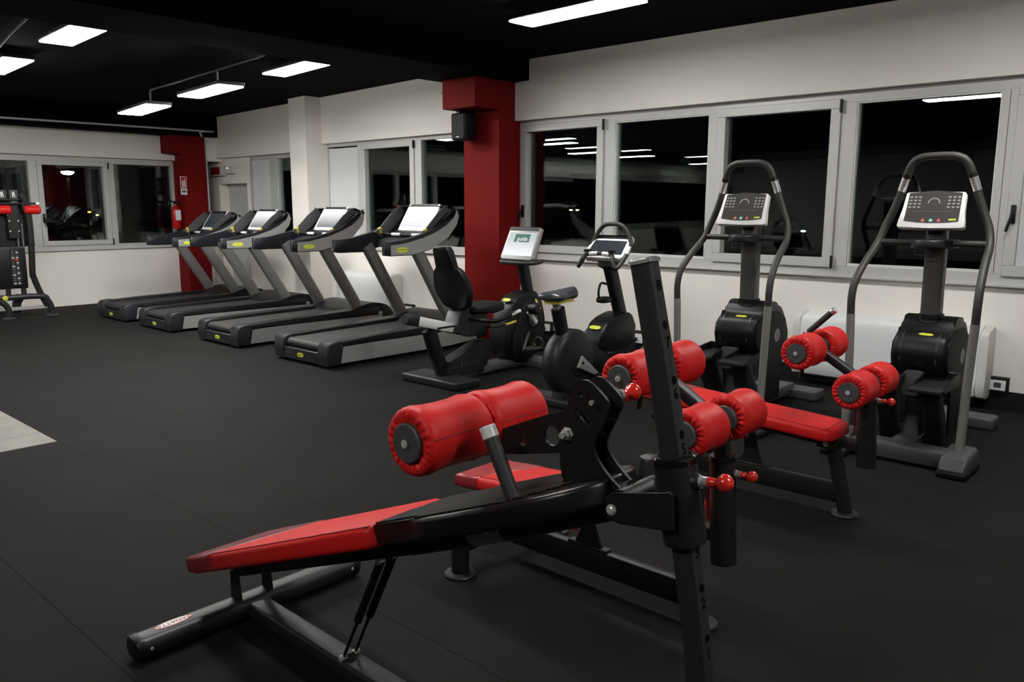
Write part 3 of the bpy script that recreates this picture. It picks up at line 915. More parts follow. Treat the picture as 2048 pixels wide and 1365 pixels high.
# ------------------------------------------------------------------ the two flat benches with roller pairs
def flat_bench(loc, label, slope_l, dz_post, grp):
    t = thing('roller_bench', label, 'exercise bench', loc, 0, grp)
    # local: x along the bench (0 at the centre foot), y across
    finish('foot_disc', lathe(B(), [(0, 0), (0, .066), (.008, .068), (.014, .064), (.018, .03), (.018, 0)], (0, 0, 0), (0, 0, 1), 32), POWG, t)
    finish('front_leg', sweep(B(), [(0, 0, .012), (-.045, 0, .20), (-.09, 0, .395)], rrect(.072, .062, .028, 4), ref=(1, 0, 0)), POWD, t)
    finish('leg_head', prism(B(), [(-.155, .34), (-.05, .335), (-.03, .40), (-.14, .41)], XZ, -.045, .045, .004, 2), POWD, t)
    finish('pivot_bolt', lathe(B(), [(0, .014), (.006, .012), (.008, .006), (.006, 0)], (-.105, -.045, .362), (0, -1, 0), 16), STEEL, t)
    finish('floor_rail', sweep(B(), [(-.95, 0, .105), (-.05, 0, .110)], rrect(.10, .05, .008, 2), ref=(0, 0, 1)), POWD, t)
    finish('rear_cross_tube', tube(B(), [(-.96, -.32, .13), (-.96, .32, .13)], .034, 20), POWD, t)
    for y in (-.32, .32):
        o = finish('rear_leg', cyl(B(), (-.96, y, .012), (-.96, y, .185), .038, n=24), POWD, t)
        finish('foot_disc', lathe(B(), [(0, 0), (0, .066), (.008, .068), (.014, .064), (.018, .03), (.018, 0)], (-.96, y, 0), (0, 0, 1), 32), POWG, o)
    # pad
    xa, za, L = -.045, .458, 1.12
    ang = math.atan2(slope_l, 1)
    ca, sa = math.cos(ang), math.sin(ang)
    PP = lambda u, v, d: Vector((xa - u * ca + d * sa * -1, v, za + u * sa + d * ca))
    hw = .148
    pol = [(0, -hw + .05), (.03, -hw + .01), (.07, -hw), (L - .03, -hw), (L, -hw + .03), (L, hw - .03), (L - .03, hw), (.07, hw), (.03, hw - .01), (0, hw - .05)]
    pd = finish('bench_pad', prism(B(), pol, PP, -.066, 0, .022, 4), VINYL, t, None, 60)
    bm = B()
    for y in (-hw + .020, hw - .020):
        tube(bm, [PP(.05, y, .0004), PP(L - .02, y, .0004)], .0018, 6)
    tube(bm, [PP(.035, -hw + .02, .0002), PP(.035, hw - .02, .0002)], .0018, 6)
    finish('stitch_seam', bm, VINYLS, pd)
    c = finish('clear_protector', prism(B(), [(L - .13, -hw - .002), (L + .003, -hw - .002), (L + .003, hw + .002), (L - .27, hw + .002)], PP, -.058, .0015, .012, 3), CLEAR, pd, None, 60)
    c['label'] = 'dull clear protective cover on the low end of the pad'
    finish('pad_rail', sweep(B(), [PP(.05, 0, -.09), PP(L - .15, 0, -.09)], rrect(.045, .06, .008, 2), ref=(0, 0, 1)), POWD, t)
    # adjusting stay
    b0 = PP(.48, 0, -.11)
    o = finish('adjusting_stay', prism(B(), [(-.60, .15), (-.44, .15), (-.47, .19), (-.52, b0.z + .02), (-.57, b0.z + .02), (-.56, .22)], XZ, -.006, .006, .002, 1), POWD, t)
    finish('stay_base', box(B(), -.62, -.42, -.02, .02, .148, .168, .004, 1), POWD, o)
    knob(o, (-.55, -.006, max(.235, b0.z - .06)), (-.2, -.98, 0), .62)
    # link bar and tube
    finish('link_bar', sweep(B(), [(-.12, 0, .385), (.06, 0, .372)], rrect(.05, .05, .006, 2), ref=(0, 0, 1)), POWD, t)
    b_, tp = Vector((.085, 0, .275)), Vector((.062, 0, .665))
    ps = finish('post_tube', cyl(B(), b_, tp, .0465, n=32), POWD, t)
    dd_ = (tp - b_).normalized()
    finish('collar_ring', lathe(B(), [(-.01, .045), (-.006, .0495), (.006, .0495), (.010, .046), (.010, .03)], tp, dd_, 32), bpy.data.materials['gloss_black'], ps)
    finish('warning_strip', box(B(), .015, .0165, -.012, .012, .42, .60), mat('red_label', (.42, .01, .012), .4), ps)['label'] = 'red label strip'
    n_ = Vector((dd_.z, 0, -dd_.x))
    finish('plunger_boss', lathe(B(), [(-.004, .018), (.008, .014), (.008, 0)], b_.lerp(tp, .87) + n_ * .045, n_, 16), POWD, ps)
    knob(ps, b_.lerp(tp, .87) + n_ * .054, n_, .9)
    # mast, arm, rollers
    mt = tp + dd_ * (.03 + dz_post)
    finish('mast', sweep(B(), [tp - dd_ * .1, mt], rrect(.05, .04, .006, 2), ref=(1, 0, 0)), POWD, t)
    lx, lz = mt.x + (-.002 if dz_post < .05 else -.016), mt.z - .005
    ux, uz = lx - .262, lz + .155
    finish('roller_arm', sweep(B(), [(lx + .02, 0, lz - .012), (ux - .02, 0, uz + .012)], rrect(.05, .04, .005, 2), ref=(0, 1, 0)), POWG, t)
    for (x, z) in ((lx, lz), (ux, uz)):
        finish('roller_axle', cyl(B(), (x, -.24, z), (x, .24, z), .012, n=12), STEEL, t)
        roller(t, x, -.240, z, .187, .0845)
        roller(t, x, .048, z, .187, .0845)
    a, b = (Vector((ux - .045, .0, uz + .072)), Vector((ux + .07, .0, uz + .187))) if dz_post < .05 else (Vector((ux - .085, .0, uz + .035)), Vector((ux + .02, .0, uz + .135)))
    o = finish('hand_grip', cyl(B(), a, b, .0155, n=16), RUBG, t)
    for p, d_ in ((b, (b - a)), (a, (a - b))):
        finish('grip_cap', lathe(B(), [(-.002, 0), (-.002, .0165), (0, .0172), (.018, .0172), (.0205, .015), (.021, 0)], p, d_, 20), CHROME, o)
    finish('grip_stem', cyl(B(), (ux - .012, 0, uz + .0), a, .012, n=10), POWD, o)
    finish('lower_peg', cyl(B(), (ux - .045, -.02, uz - .05), (ux - .062, -.02, uz - .16), .011, n=12), POWD, t)
    return t


flat_bench((-1.375, 2.56, 0), 'middle red bench, its low pad and centre foot behind the nearest bench', -.088, .105, None)
flat_bench((-1.380, 4.04, 0), 'farther right red bench, between the middle bench and the right stepper', .050, 0, None)


# ------------------------------------------------------------------ treadmills
def badge(parent, fn, w_, h_, txt=None, mtx=None, m=BADGE, mi=INK):
    o = finish('maker_badge', badge_mesh(B(), fn, w_, h_), m, parent)
    if txt: text('badge_text', txt, h_ * .42, mi, o, mtx, .0005)
    return o


def treadmill(loc, label, scr, sc):
    t = thing('treadmill', label, 'treadmill', loc, 0, None)
    t.scale = sc
    # belt and rear roller
    bp = [(.10, .222)] + [(.075 + .045 * math.cos(a), .177 + .045 * math.sin(a)) for a in [PI / 2 + PI * k / 8 for k in range(9)]] + [(1.5, .132), (1.5, .235), (.10, .2225)]
    bp = [(.075 + .045 * math.cos(a), .180 + .045 * math.sin(a)) for a in [PI / 2 + PI * k / 10 for k in range(11)]] + [(1.50, .140), (1.50, .248)]
    finish('running_belt', prism(B(), bp, YZ, -.285, .285), mat('belt_rubber', (.015, .0135, .013), .6, bump=.2, bscale=300), t)
    finish('deck_body', box(B(), -.43, .43, .16, 2.06, .045, .175), BLKM, t)
    for s in (-1, 1):
        # side rail with a flat foot board on top
        pr = [(.0, .05), (-.004, .20), (.012, .238), (.05, .252), (.5, .262), (1.55, .29), (1.9, .30), (2.05, .26), (2.05, .05)]
        a, b = (.298, .470) if s > 0 else (-.470, -.298)
        sr = finish('side_rail', prism(B(), [(.10, .20), (.10, .246), (.5, .262), (1.55, .288), (1.95, .295), (1.95, .19)], YZ, min(a, b), max(a, b), .010, 2), BLK, t)
        finish('rear_corner', prism(B(), [(.0, .02), (-.006, .10), (-.002, .205), (.02, .242), (.06, .256), (.16, .262), (.185, .19), (.15, .02)], YZ, min(a, b) - .004, max(a, b) + .004, .018, 3), CHAR, t)
        xo = .468 * s
        finish('side_panel', prism(B(), [(.13, .035), (.13, .195), (1.2, .225), (2.0, .235), (2.02, .06), (1.6, .035)], YZ, min(xo - .02 * s, xo), max(xo - .02 * s, xo), .004, 1), SILV, t)
        # leaning upright
        x = .412 * s
        cpts = [(x, 1.97, .06), (x, 1.79, .30), (x, 1.60, .56), (x, 1.17, 1.10)] if 0 else [(x, 1.75, .10), (x, 1.61, .39), (x, 1.17, 1.12)]
        finish('upright', sweep(B(), cpts, rrect(.076, .150, .034, 4), ref=(1, 0, 0)), SILV2, t)
    finish('rear_roller_guard', prism(B(), [(-.002, .03), (.0, .135), (.02, .142), (.06, .135), (.06, .03)], YZ, -.30, .30, .006, 2), CHAR, t)
    badge(t, lambda u, v, d: Vector((u, -.003 - d, .085 + v)), .11, .042, 'TECHNOGYM', Matrix.Translation((0, -.0055, .085)) @ Matrix.Rotation(PI / 2, 4, 'X') @ Matrix.Scale(.72, 4))
    # motor hood
    hp = smooth2([(1.48, .248), (1.62, .312), (1.80, .352), (1.95, .350), (2.10, .305), (2.19, .22), (2.20, .08), (1.9, .05), (1.5, .10)], 3)
    hd = finish('motor_hood', prism(B(), hp, YZ, -.455, .455, .018, 3), BLK, t, None, 45)
    finish('hood_badge', box(B(), .10, .20, 1.86, 1.90, .351, .356, .002, 1), GREYD, hd)
    # feet
    for s in (-1, 1):
        for y in (.55, 2.0):
            finish('foot', lathe(B(), [(0, .022), (.01, .022), (.012, .01), (.06, .01)], (.36 * s, y, 0), (0, 0, 1), 12), BLKM, t)
    # curved arm rails
    topc = [(.735, 1.195), (.80, 1.190), (.97, 1.205), (1.24, 1.262), (1.42, 1.32), (1.56, 1.385), (1.68, 1.47), (1.70, 1.53), (1.63, 1.563)]
    lowc = [(1.72, 1.535), (1.770, 1.45), (1.735, 1.345), (1.60, 1.21), (1.37, 1.10), (1.10, 1.045), (.80, 1.048), (.735, 1.055)]
    ring_ = topc + lowc
    for s in (-1, 1):
        a, b = (.395, .455) if s > 0 else (-.455, -.395)
        rl = finish('arm_rail', prism(B(), ring_, YZ, a, b, .012, 2), CHAR, t, None, 50)
        lo = [(y, z - .030 if i < 7 else z) for i, (y, z) in enumerate(topc[1:])]
        sk = [(.805, 1.158), (.97, 1.170), (1.24, 1.222), (1.44, 1.285), (1.58, 1.35), (1.69, 1.43), (1.725, 1.50), (1.70, 1.535)] + [(1.722, 1.525), (1.764, 1.45), (1.730, 1.35), (1.60, 1.216), (1.37, 1.107), (1.10, 1.052), (.805, 1.055)]
        xo = b if s > 0 else a
        finish('rail_skin', prism(B(), sk, YZ, min(xo - .004 * s, xo + .006 * s), max(xo - .004 * s, xo + .006 * s), .003, 1), SILV, rl)['label'] = 'silver outer skin'
        if s > 0:
            xb = xo + .006
            bd = badge(rl, lambda u, v, d: Vector((xb + d, .955 + u, 1.108 + v)), .150, .052, 'TECHNOGYM', Matrix.Translation((xb + .0022, .955, 1.108)) @ Matrix.Rotation(PI / 2, 4, 'Z') @ Matrix.Rotation(PI / 2, 4, 'X') @ Matrix.Scale(.95, 4))
    # dashboard shell between the rails
    sh = [(1.30, 1.175), (1.42, 1.215), (1.55, 1.285), (1.66, 1.375), (1.72, 1.46), (1.72, 1.515), (1.65, 1.55), (1.69, 1.56), (1.755, 1.51), (1.765, 1.44), (1.72, 1.335), (1.59, 1.205), (1.40, 1.11), (1.28, 1.10)]
    ds = finish('dashboard', prism(B(), sh, YZ, -.40, .40, .006, 2), CHAR, t, None, 50)
    for s in (-1, 1):
        wg = prism(B(), [(1.36, 1.20), (1.50, 1.285), (1.66, 1.42), (1.715, 1.53), (1.63, 1.56), (1.50, 1.47), (1.36, 1.33), (1.26, 1.262)] , YZ, .385 * s - .006, .385 * s + .006, .003, 1)
        finish('side_wing', wg, GREYD, ds)
    # cross bar with hand sensors
    br = finish('hand_bar', tube(B(), [(-.40, 1.33, 1.245), (-.30, 1.40, 1.240), (.30, 1.40, 1.240), (.40, 1.33, 1.245)], .017, 14, 5), BLK, t)
    for s in (-1, 1):
        finish('hand_sensor', cyl(B(), (.10 * s, 1.40, 1.241), (.24 * s, 1.40, 1.240), .0182, n=14), SILVB, br)
        kb = finish('speed_lever', lathe(B(), [(-.02, 0), (-.02, .018), (.015, .018), (.024, .024), (.045, .024), (.052, .012), (.053, 0)], (.385 * s, 1.345, 1.265), (0, -.3, 1), 14), YEL, br)
    finish('stop_button', box(B(), -.05, .06, 1.43, 1.48, 1.235, 1.262, .008, 2), REDB, t)['label'] = 'red stop button'
    finish('key_panel', prism(B(), [(1.43, 1.20), (1.42, 1.262), (1.56, 1.30), (1.58, 1.26)], YZ, -.26, .26, .005, 1), BLK, t)
    # tilted screen
    a, b = Vector((0, 1.53, 1.282)), Vector((0, 1.70, 1.562))
    v = (b - a).normalized(); nrm = Vector((0, -v.z, v.y))
    F = lambda u, vv, d: a + Vector((u, 0, 0)) + v * vv + nrm * d
    Ls = (b - a).length
    fr = finish('screen_frame', prism(B(), [(-.272, .0), (-.262, -.014), (.262, -.014), (.272, .0), (.258, Ls - .01), (.245, Ls), (-.245, Ls), (-.258, Ls - .01)], F, -.035, .026, .006, 2), SILVB, t)
    finish('screen_back', prism(B(), [(-.20, .02), (.20, .02), (.19, Ls - .03), (-.19, Ls - .03)], F, -.075, -.034, .012, 2), BLK, fr)
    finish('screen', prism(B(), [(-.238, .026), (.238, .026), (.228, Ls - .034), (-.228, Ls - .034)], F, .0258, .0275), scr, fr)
    finish('top_strip', prism(B(), [(-.225, Ls - .026), (.225, Ls - .026), (.222, Ls - .004), (-.222, Ls - .004)], F, .0250, .029), CHAR, fr)
    return t


TY = 4.43
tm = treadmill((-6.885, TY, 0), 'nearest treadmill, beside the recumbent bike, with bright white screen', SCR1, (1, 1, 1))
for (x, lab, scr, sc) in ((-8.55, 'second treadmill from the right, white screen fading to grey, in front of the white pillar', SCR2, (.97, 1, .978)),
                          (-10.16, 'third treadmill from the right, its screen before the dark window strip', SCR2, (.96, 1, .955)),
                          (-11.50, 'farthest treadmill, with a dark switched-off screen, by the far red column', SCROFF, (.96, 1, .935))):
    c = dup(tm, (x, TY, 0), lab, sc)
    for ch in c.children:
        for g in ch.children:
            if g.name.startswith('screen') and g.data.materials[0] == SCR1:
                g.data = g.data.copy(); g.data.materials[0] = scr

# ------------------------------------------------------------------ recumbent bike (faces the window wall)
RB = thing('recumbent_bike', 'black recumbent exercise bike with padded backrest and lit white screen', 'exercise bike', (-5.19, 4.60, 0))
f = finish('rear_foot', box(B(), -.35, .36, .0, .30, 0, .07, .014, 3), CHAR, RB)
f = finish('front_foot', box(B(), -.30, .30, 1.24, 1.50, 0, .07, .014, 3), GREYD, RB)
finish('rear_strut', sweep(B(), [(0, .03, .49), (.0, .08, .34), (0, .17, .12), (0, .20, .05)], rrect(.085, .12, .02, 3), ref=(1, 0, 0)), BLK, RB)
rl = finish('seat_rail', sweep(B(), [(0, -.13, .588), (0, .36, .462)], rrect(.10, .085, .012, 2), ref=(1, 0, 0)), SILVB, RB)
finish('rail_end_cap', sweep(B(), [(0, -.24, .612), (0, -.20, .606), (0, -.125, .587)], [rrect(.08, .07, .02, 2), rrect(.105, .092, .02, 2), rrect(.108, .094, .012, 2)], ref=(1, 0, 0)), CHAR, rl)
finish('rail_slot', box(B(), .0505, .052, .08, .30, .495, .512), BLK, rl)
finish('frame_fairing', prism(B(), [(.16, .04), (.20, .19), (.62, .335), (.72, .33), (.74, .24), (.66, .06), (.5, .045)], YZ, -.07, .075, .012, 2), BLKM, RB)
text('frame_lettering', 'EXCITE', .055, GREYD, RB, Matrix.Translation((.0765, .46, .145)) @ Matrix.Rotation(PI / 2, 4, 'Z') @ Matrix.Rotation(PI / 2, 4, 'X'), .0006, space=1.5)
finish('lettering_line', box(B(), .0755, .077, .21, .31, .132, .136), GREYD, RB)
finish('floor_beam', prism(B(), [(.62, .03), (.64, .09), (1.02, .11), (1.06, .05)], YZ, -.09, .09, .012, 2), GREYD, RB)
sb = finish('seat_bracket', prism(B(), [(.26, .44), (.34, .62), (.40, .66), (.56, .66), (.68, .56), (.72, .46), (.60, .38), (.42, .40)], YZ, -.10, .085, .014, 2), CHAR, RB)
badge(sb, lambda u, v, d: Vector((.01 + u, .325 - d * .9 + v * .42, .575 + v * .9)), .115, .045, 'TECHNOGYM', Matrix.Translation((.01, .3225, .576)) @ Matrix.Rotation(math.radians(65), 4, 'X') @ Matrix.Scale(.75, 4))
# seat cushion
finish('seat_cushion', prism(B(), smooth2([(-.16, .46), (-.20, .62), (-.14, .84), (0, .90), (.14, .84), (.20, .62), (.16, .46), (0, .44)], 3), XY, .60, .675, .025, 3), BLKM, RB, None, 60)
finish('seat_base', box(B(), -.06, .06, .46, .70, .38, .61, .02, 2), BLK, RB)
# backrest: two padded tiers leaning back
bk = lambda u, v, d: Vector((u, .32 - (v - .64) * .30 + d, v))
finish('backrest_lower', prism(B(), smooth2([(-.12, .655), (-.19, .75), (-.205, .90), (-.16, 1.0), (-.08, 1.03), (.08, 1.03), (.16, 1.0), (.205, .90), (.19, .75), (.12, .655)], 3), bk, .02, .10, .022, 3), BLK, RB, None, 60)
finish('backrest_upper', prism(B(), [(-.115, .98), (-.10, 1.17), (-.08, 1.205), (.08, 1.205), (.10, 1.17), (.115, .98)], bk, .0, .09, .022, 3), BLK, RB, None, 60)
finish('backrest_post', sweep(B(), [(0, .40, .60), (0, .33, .80), (0, .28, .98)], rrect(.14, .06, .02, 2), ref=(1, 0, 0)), BLK, RB)
for s in (-1, 1):
    hb = finish('seat_handle', tube(B(), [(.08 * s, .44, .56), (.20 * s, .48, .548), (.255 * s, .62, .535), (.26 * s, .78, .57), (.26 * s, .96, .605)], .018, 14, 5), BLK, RB)
    finish('hand_sensor', cyl(B(), (.26 * s, .80, .573), (.26 * s, .92, .597), .0188, n=14), SILVB, hb)
finish('seat_lever', tube(B(), [(.10, .62, .47), (.13, .74, .45), (.16, .86, .47)], .006, 8, 4), BLK, RB)
finish('lever_grip', cyl(B(), (.155, .84, .465), (.18, .955, .487), .014, n=12), YEL, RB)['label'] = 'yellow adjusting lever'
# front housing
fh = smooth2([(.90, .22), (.90, .40), (.965, .58), (1.10, .70), (1.22, .735), (1.36, .73), (1.43, .60), (1.47, .42), (1.43, .22), (1.30, .085), (1.08, .065), (.95, .12)], 3)
hs_ = finish('front_housing', prism(B(), fh, YZ, -.10, .10, .03, 3), BLK, RB, None, 50)
finish('drive_cover', prism(B(), smooth2([(1.00, .14), (.99, .30), (1.08, .52), (1.20, .66), (1.33, .67), (1.42, .55), (1.43, .38), (1.37, .20), (1.25, .10), (1.1, .09)], 3), YZ, .10, .118, .006, 2), BLKM, hs_, None, 50)
badge(hs_, lambda u, v, d: Vector((u, 1.02 - d + v * .75, .672 + v * .66 + d * .3)), .10, .04)
badge(hs_, lambda u, v, d: Vector((.119 + d, 1.17 + v * -.9 + u * .45, .27 + u * .9)), .20, .04, None, None, BADGEG)
cr = finish('crank_disc', lathe(B(), [(0, .06), (.012, .06), (.02, .05), (.02, 0)], (.118, 1.27, .455), (1, 0, 0), 28), GREYD, RB)
finish('crank_arm', sweep(B(), [(.145, 1.29, .44), (.15, 1.16, .56)], rrect(.02, .045, .009, 2), ref=(1, 0, 0)), SILVB, cr)
for (s, y, z) in ((1, 1.16, .575), (-1, 1.42, .31)):
    pdl = finish('pedal', lathe(B(), [(-.05, .045), (-.045, .056), (.04, .056), (.05, .045)], (.235 * s, y, z + .02), (1, 0, .1), 18), BLK, RB)
    finish('pedal_strap', tube(B(), [(.20 * s, y + .06, z + .01), (.21 * s, y + .05, z + .085), (.25 * s, y + .0, z + .10), (.28 * s, y + .03, z + .02)], .009, 8, 4), YEL if s > 0 else BLK, pdl)
    finish('pedal_spindle', cyl(B(), (.15 * s, y, z + .01), (.2 * s, y, z + .02), .010, n=10), CHROME, pdl)
pdl = finish('pedal', lathe(B(), [(-.06, .06), (-.05, .075), (.05, .075), (.06, .06)], (.34, 1.50, .17), (.3, 0, 1), 18), BLK, RB)
finish('pedal_strap', tube(B(), [(.25, 1.46, .17), (.235, 1.43, .24), (.28, 1.46, .27)], .008, 8, 4), YEL, pdl)
# mast, bar and console
finish('console_mast', sweep(B(), [(0, 1.33, .70), (0, 1.24, 1.05)], rrect(.075, .11, .02, 2), ref=(1, 0, 0)), BLK, RB)
finish('console_bar', tube(B(), [(-.19, 1.32, 1.035), (-.20, 1.25, 1.025), (-.17, 1.14, 1.02), (.17, 1.14, 1.02), (.20, 1.25, 1.025), (.19, 1.32, 1.035)], .020, 14, 5), RUBG, RB)


def bike_console(parent, a, b, hw, scr, wd_top=None, guide=False):
    a, b = Vector(a), Vector(b)
    v = (b - a).normalized(); nrm = Vector((0, -v.z, v.y)); Ls = (b - a).length
    F = lambda u, vv, d: a + Vector((u, 0, 0)) + v * vv + nrm * d
    fr = finish('screen_frame', prism(B(), [(-hw, .01), (-hw + .02, -.012), (hw - .02, -.012), (hw, .01), (hw - .012, Ls), (-hw + .012, Ls)], F, -.04, .014, .008, 2), SILVB if not guide else SILV, parent)
    finish('screen_back', prism(B(), [(-hw + .03, .02), (hw - .03, .02), (hw - .05, Ls - .02), (-hw + .05, Ls - .02)], F, -.085, -.039, .012, 2), BLK, fr)
    finish('screen', prism(B(), [(-hw + .022, .028), (hw - .022, .028), (hw - .032, Ls - .055), (-hw + .032, Ls - .055)], F, .0138, .0155), scr, fr)
    finish('top_strip', prism(B(), [(-hw + .02, Ls - .035), (hw - .02, Ls - .035), (hw - .025, Ls + .004), (-hw + .025, Ls + .004)], F, -.03, .019, .004, 1), CHAR, fr)
    if guide:
        R_ = Matrix((Vector((1, 0, 0)), v, nrm)).transposed().to_4x4(); R_.translation = F(0.01, Ls * .62, .0162)
        text('screen_text', 'guide', .062, emis('screen_white', (1, 1, 1), 1.0), fr, R_, .0004)
        bm = prism(B(), [(-.09, Ls * .52), (.10, Ls * .52), (.10, Ls * .78), (-.09, Ls * .78)], F, .0152, .0160)
        finish('screen_banner', bm, emis('screen_green', (.16, .30, .24), .75), fr)
    return fr


bike_console(RB, (0, 1.16, 1.055), (0, 1.30, 1.345), .205, screen_mat('white_screen', (.95, .97, 1), (.55, .6, .62), 1.0), guide=True)

# ------------------------------------------------------------------ upright bike
UB = thing('upright_bike', 'black upright exercise bike with grey saddle, between recumbent bike and left stepper', 'exercise bike', (-3.88, 4.70, 0))
finish('rear_foot', box(B(), -.33, .33, .05, .27, 0, .065, .014, 3), CHAR, UB)
finish('front_foot', box(B(), -.28, .28, .98, 1.18, 0, .065, .014, 3), GREYD, UB)
finish('pedestal', prism(B(), [(.08, .05), (.10, .2), (.30, .2), (.34, .05)], YZ, -.06, .06, .015, 2), CHAR, UB)
finish('floor_beam', sweep(B(), [(0, .2, .06), (0, 1.08, .06)], rrect(.07, .11, .012, 2), ref=(1, 0, 0)), BLK, UB)
wc, wr2 = (.225, .345), .262
wh = finish('drive_housing', lathe(B(), [(-.09, 0), (-.09, .20), (-.075, .24), (-.045, .262), (.045, .262), (.075, .24), (.085, .205), (.085, 0)], (0, wc[0], wc[1]), (1, 0, 0), 48), CHAR, UB, None, 50)
finish('rear_shell_mid', prism(B(), smooth2([(.25, .15), (.25, .50), (.45, .46), (.60, .49), (.82, .60), (.93, .66), (1.0, .62), (1.03, .40), (1.0, .20), (.8, .14)], 3), YZ, -.075, .082, .02, 3), BLK, UB, None, 50)
fh = finish('front_housing', prism(B(), smooth2([(.50, .42), (.54, .54), (.64, .62), (.78, .665), (.92, .675), (1.0, .62), (1.02, .42), (.8, .36)], 3), YZ, -.09, .09, .022, 3), BLK, UB, None, 50)
badge(fh, lambda u, v, d: Vector((u * 1.0, .565 - d * .7 + v * .72, .578 + v * .7 + d * .7)), .11, .036)
badge(fh, lambda u, v, d: Vector((.083 + d, .70 + u, .39 + v)), .17, .055, None, None, BADGEG)
cr = finish('crank_disc', lathe(B(), [(0, .085), (.01, .085), (.014, .07), (.014, 0)], (.085, wc[0] + .02, wc[1] - .02), (1, 0, 0), 32), BLKM, UB)
finish('crank_arm', sweep(B(), [(.112, wc[0] + .0, wc[1] + .01), (.115, wc[0] + .05, wc[1] - .02), (.118, wc[0] + .22, wc[1] - .12)], [rrect(.024, .105, .012, 3), rrect(.022, .085, .011, 3), rrect(.02, .035, .009, 3)], ref=(1, 0, 0)), SILV, cr)
finish('crank_bolt', lathe(B(), [(0, .012), (.006, .011), (.006, .006), (.002, 0)], (.125, wc[0] + .02, wc[1]), (1, 0, 0), 14), BLK, cr)
for (s, y, z) in ((1, wc[0] + .23, wc[1] - .12), (-1, wc[0] - .2, wc[1] + .10)):
    pdl = finish('pedal', box(B(), .13 * s - .0 if s > 0 else -.25, .25 if s > 0 else -.13, y - .055, y + .055, z - .018, z + .016, .010, 2), BLK, UB)
    finish('pedal_strap', tube(B(), [(.135 * s, y + .04, z + .01), (.15 * s, y + .05, z + .07), (.20 * s, y + .05, z + .085), (.245 * s, y + .04, z + .01)], .008, 8, 4), BLK, pdl)
    finish('strap_end', box(B(), .235 * s - .01, .235 * s + .01, y + .04, y + .06, z + .02, z + .04, .003, 1), YEL, pdl)
finish('seat_tube', sweep(B(), [(0, .16, .50), (0, .08, .78)], rrect(.085, .105, .03, 3), ref=(1, 0, 0)), BLK, UB)
finish('seat_post', sweep(B(), [(0, .085, .74), (0, .055, .835)], rrect(.05, .06, .02, 3), ref=(1, 0, 0)), SILV, UB)
# saddle: wide at the back (towards the room), nose to the front
ss = [(-.125, .10, .03, .872), (-.115, .18, .06, .872), (-.075, .235, .080, .872), (-.02, .215, .092, .871), (.04, .15, .102, .872), (.11, .105, .110, .875), (.18, .088, .112, .879), (.222, .078, .104, .883), (.238, .044, .06, .888)]
sd = finish('saddle', sweep(B(), [(0, .06 + y, z) for y, _, _, z in ss], [[(h_ / 2 * math.sin(2 * PI * k / 20) * (1.0 if math.sin(2 * PI * k / 20) > 0 else .8), wd / 2 * math.cos(2 * PI * k / 20)) for k in range(20)] for _, wd, h_, _ in ss], ref=(0, 0, 1)), mat('saddle_vinyl', (.035, .04, .048), .3), UB, None, 70)
finish('saddle_rim', prism(B(), smooth2([(-.035, -.09), (-.065, -.06), (-.06, .0), (-.04, .10), (-.026, .19), (.026, .19), (.04, .10), (.06, .0), (.065, -.06), (.035, -.09)], 3), lambda u, v, d: Vector((u, .06 + v, d)), .822, .845), YEL, sd)['label'] = 'yellow underside rim'
finish('handlebar_mast', sweep(B(), [(0, .93, .62), (0, .80, .95), (0, .72, 1.14)], rrect(.075, .115, .02, 2), ref=(1, 0, 0)), BLK, UB)
bt = finish('bottle_holder', tube(B(), [(-.02, .74, .92), (-.02, .66, .93), (-.02, .63, .86), (-.02, .65, .80), (-.02, .72, .79)], .010, 8, 4), BLK, UB)
finish('holder_cup', box(B(), -.05, .04, .63, .74, .77, .82, .015, 2), BLK, bt)
half_ = [(.195, .625, 1.10), (.198, .67, 1.145), (.195, .735, 1.20), (.182, .775, 1.27), (.145, .785, 1.345), (.10, .785, 1.39), (.05, .785, 1.408)]
hb = finish('handlebar', tube(B(), [(-x, y, z) for x, y, z in half_] + [(x, y, z) for x, y, z in half_[::-1]], .018, 14, 5), RUBG, UB)
half_ = [(.195, .635, 1.11), (.192, .59, 1.075), (.175, .565, 1.075), (.15, .575, 1.13), (.125, .60, 1.165), (.06, .615, 1.175)]
fb = finish('front_grip', tube(B(), [(-x, y, z) for x, y, z in half_] + [(x, y, z) for x, y, z in half_[::-1]], .017, 14, 5), RUBG, UB)
for s in (-1, 1):
    finish('hand_sensor', cyl(B(), (.025 * s, .616, 1.175), (.10 * s, .607, 1.171), .0185, n=12), SILVB, fb)
    finish('hand_sensor', cyl(B(), (.197 * s, .70, 1.17), (.190 * s, .75, 1.225), .0195, n=12), SILVB, hb)
    finish('shift_lever', box(B(), .12 * s - .022, .12 * s + .022, .575, .64, 1.185, 1.21, .010, 2), BLK, hb)
finish('console_base', prism(B(), [(.655, 1.07), (.665, 1.12), (.84, 1.27), (.86, 1.10), (.76, 1.03)], YZ, -.065, .065, .015, 2), BLK, UB)
bike_console(UB, (0, .655, 1.14), (0, .815, 1.305), .192, SCROFF)


